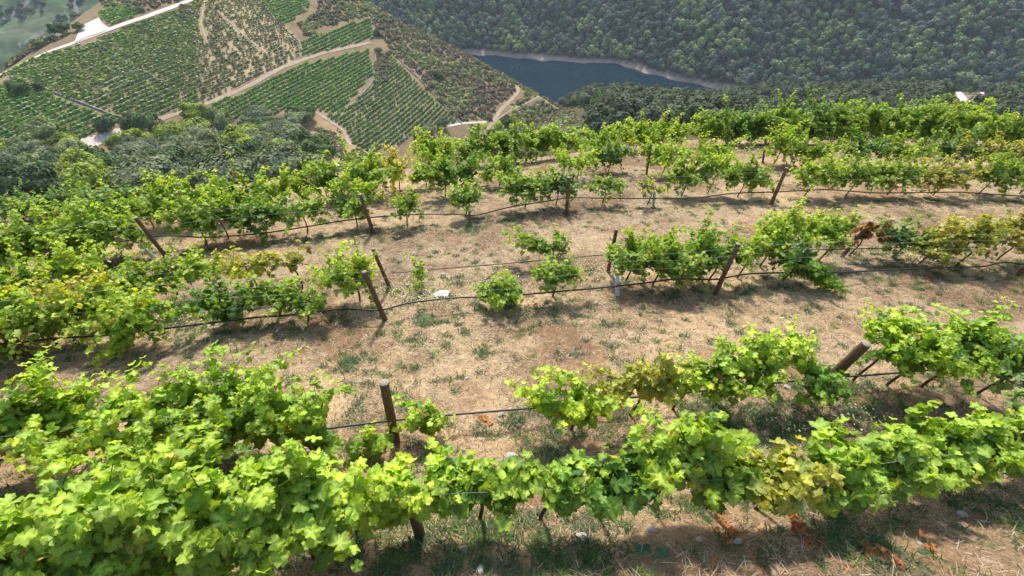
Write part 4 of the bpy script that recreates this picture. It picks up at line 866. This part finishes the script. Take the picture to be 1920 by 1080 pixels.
# pale daisies under the rows
fp = []
for (u, v, ru, rv, n) in ((800, 560, 70, 22, 480), (900, 535, 60, 14, 160), (770, 545, 40, 18, 220), (1120, 505, 70, 18, 300), (1400, 480, 60, 16, 200), (390, 600, 90, 14, 260), (560, 590, 70, 10, 120), (160, 615, 70, 12, 140), (860, 395, 60, 10, 160), (780, 400, 50, 8, 100), (1200, 375, 60, 10, 120), (1600, 785, 80, 20, 90), (1480, 800, 90, 20, 90), (1000, 530, 60, 10, 80), (560, 430, 60, 8, 60), (1730, 480, 90, 14, 160)):
    a = np.column_stack([rng.normal(u, ru*.55, n), rng.normal(v, rv*.6, n)]); fp.append(hit(a[:, 0], a[:, 1]))
fp = np.concatenate(fp); n = len(fp); fp[:, 2] += rng.uniform(.04, .20, n)
Nn = norm(rng.normal(0, .4, (n, 3))+[0, 0, 1]); A = norm(np.cross(Nn, rng.normal(0, 1, (n, 3)))); B = np.cross(Nn, A); s = rng.uniform(.010, .020, (n, 1))
V = np.stack([fp+s*(math.cos(t)*A+math.sin(t)*B)*(1 if q % 2 else .75) for q, t in enumerate(np.arange(6)*math.pi/3)], 1).reshape(-1, 3)
C = np.repeat(np.where(rng.random((n, 1)) < .5, np.array([[.72, .70, .50]]), np.array([[.62, .58, .22]])), 6, 0)
st_, Fs_, Cs_ = blades(fp-[0, 0, .12], np.full(n, .13), np.full(n, .006), np.full(n, .9), np.tile([[.14, .18, .09]], (n, 1)), bend=.1)
F6 = np.arange(n*6).reshape(n, 6)
tag(obj('wildflowers', mesh('wildflowers', np.concatenate([V, st_]), [F6, Fs_[0]+n*6, Fs_[1]+n*6], M_grass, np.concatenate([C, Cs_]))), 'pale yellow and white wildflowers in drifts under the rows', 'flowers', kind='stuff')
def weed_plant(u, v, s, label, c=(.10, .20, .09), nl=9):
    p = hit(u, v); P = []; 
    a = np.linspace(0, 6.28, nl, endpoint=False)+rng.uniform(-.3, .3, nl); d = np.stack([np.cos(a), np.sin(a), np.full(nl, .35)], 1)
    r_ = s*rng.uniform(.4, 1, (nl, 1)); q = np.linspace(0, 1, 5); w = np.array([.05, .22, .30, .2, 0])
    V = []
    for i in range(nl):
        sd_ = np.array([-math.sin(a[i]), math.cos(a[i]), 0])
        for t, ww in zip(q, w):
            c_ = d[i]*r_[i]*t; c_[2] -= .3*s*t*t; V += [c_-sd_*ww*s, c_+sd_*ww*s]
    b = (np.arange(nl)*10)[:, None, None]+(np.arange(4)*2)[None, :, None]; Fq = (b+np.array([0, 1, 3, 2])).reshape(-1, 4)
    C = np.repeat(np.array(c)*rng.uniform(.7, 1.3, (nl, 1)), 10, 0)
    tag(obj('weed_plant', mesh('weed_plant', np.array(V), Fq, M_grass, C), loc=(p[0], p[1], p[2]+.015)), label, 'weed', 'broad-leaved weeds')
weed_plant(1203, 1035, .13, 'broad-leaved green weed at the bottom centre-right')
weed_plant(1243, 1040, .12, 'second broad-leaved weed right beside the first')
weed_plant(655, 682, .16, 'dark spreading weed in the middle of the dry slope', (.05, .10, .05), 14)
weed_plant(800, 602, .22, 'spiky pale green weed below the leaning post', (.16, .24, .10), 22)
weed_plant(910, 664, .10, 'small green weed on the open dry slope', (.10, .18, .06), 10)
weed_plant(335, 642, .12, 'small grey-green weed below the third row hose', (.11, .17, .09), 12)
weed_plant(815, 662, .12, 'yellow-green weed tuft on the dry slope', (.18, .24, .08), 12)
weed_plant(1735, 1040, .10, 'small weed on the bare slope at lower right', (.08, .13, .06), 10)

# ------------------------------------------------------------------ thin valley haze
hv, nth, outh = mat('valley_haze')
pv = nth.nodes.new('ShaderNodeVolumePrincipled'); pv.inputs['Color'].default_value = (.78, .88, 1, 1); pv.inputs['Density'].default_value = .00013; pv.inputs['Anisotropy'].default_value = .2
nth.links.new(pv.outputs[0], outh.inputs['Volume'])
hx = np.array([(x, y, z) for x in (-1600, 1600) for y in (-60, 2500) for z in (-208, 200)], float)
tag(obj('haze', mesh('haze', hx, np.array([[0, 1, 3, 2], [4, 6, 7, 5], [0, 4, 5, 1], [2, 3, 7, 6], [0, 2, 6, 4], [1, 5, 7, 3]]), hv)), 'thin bluish air over the valley', 'haze', kind='stuff')
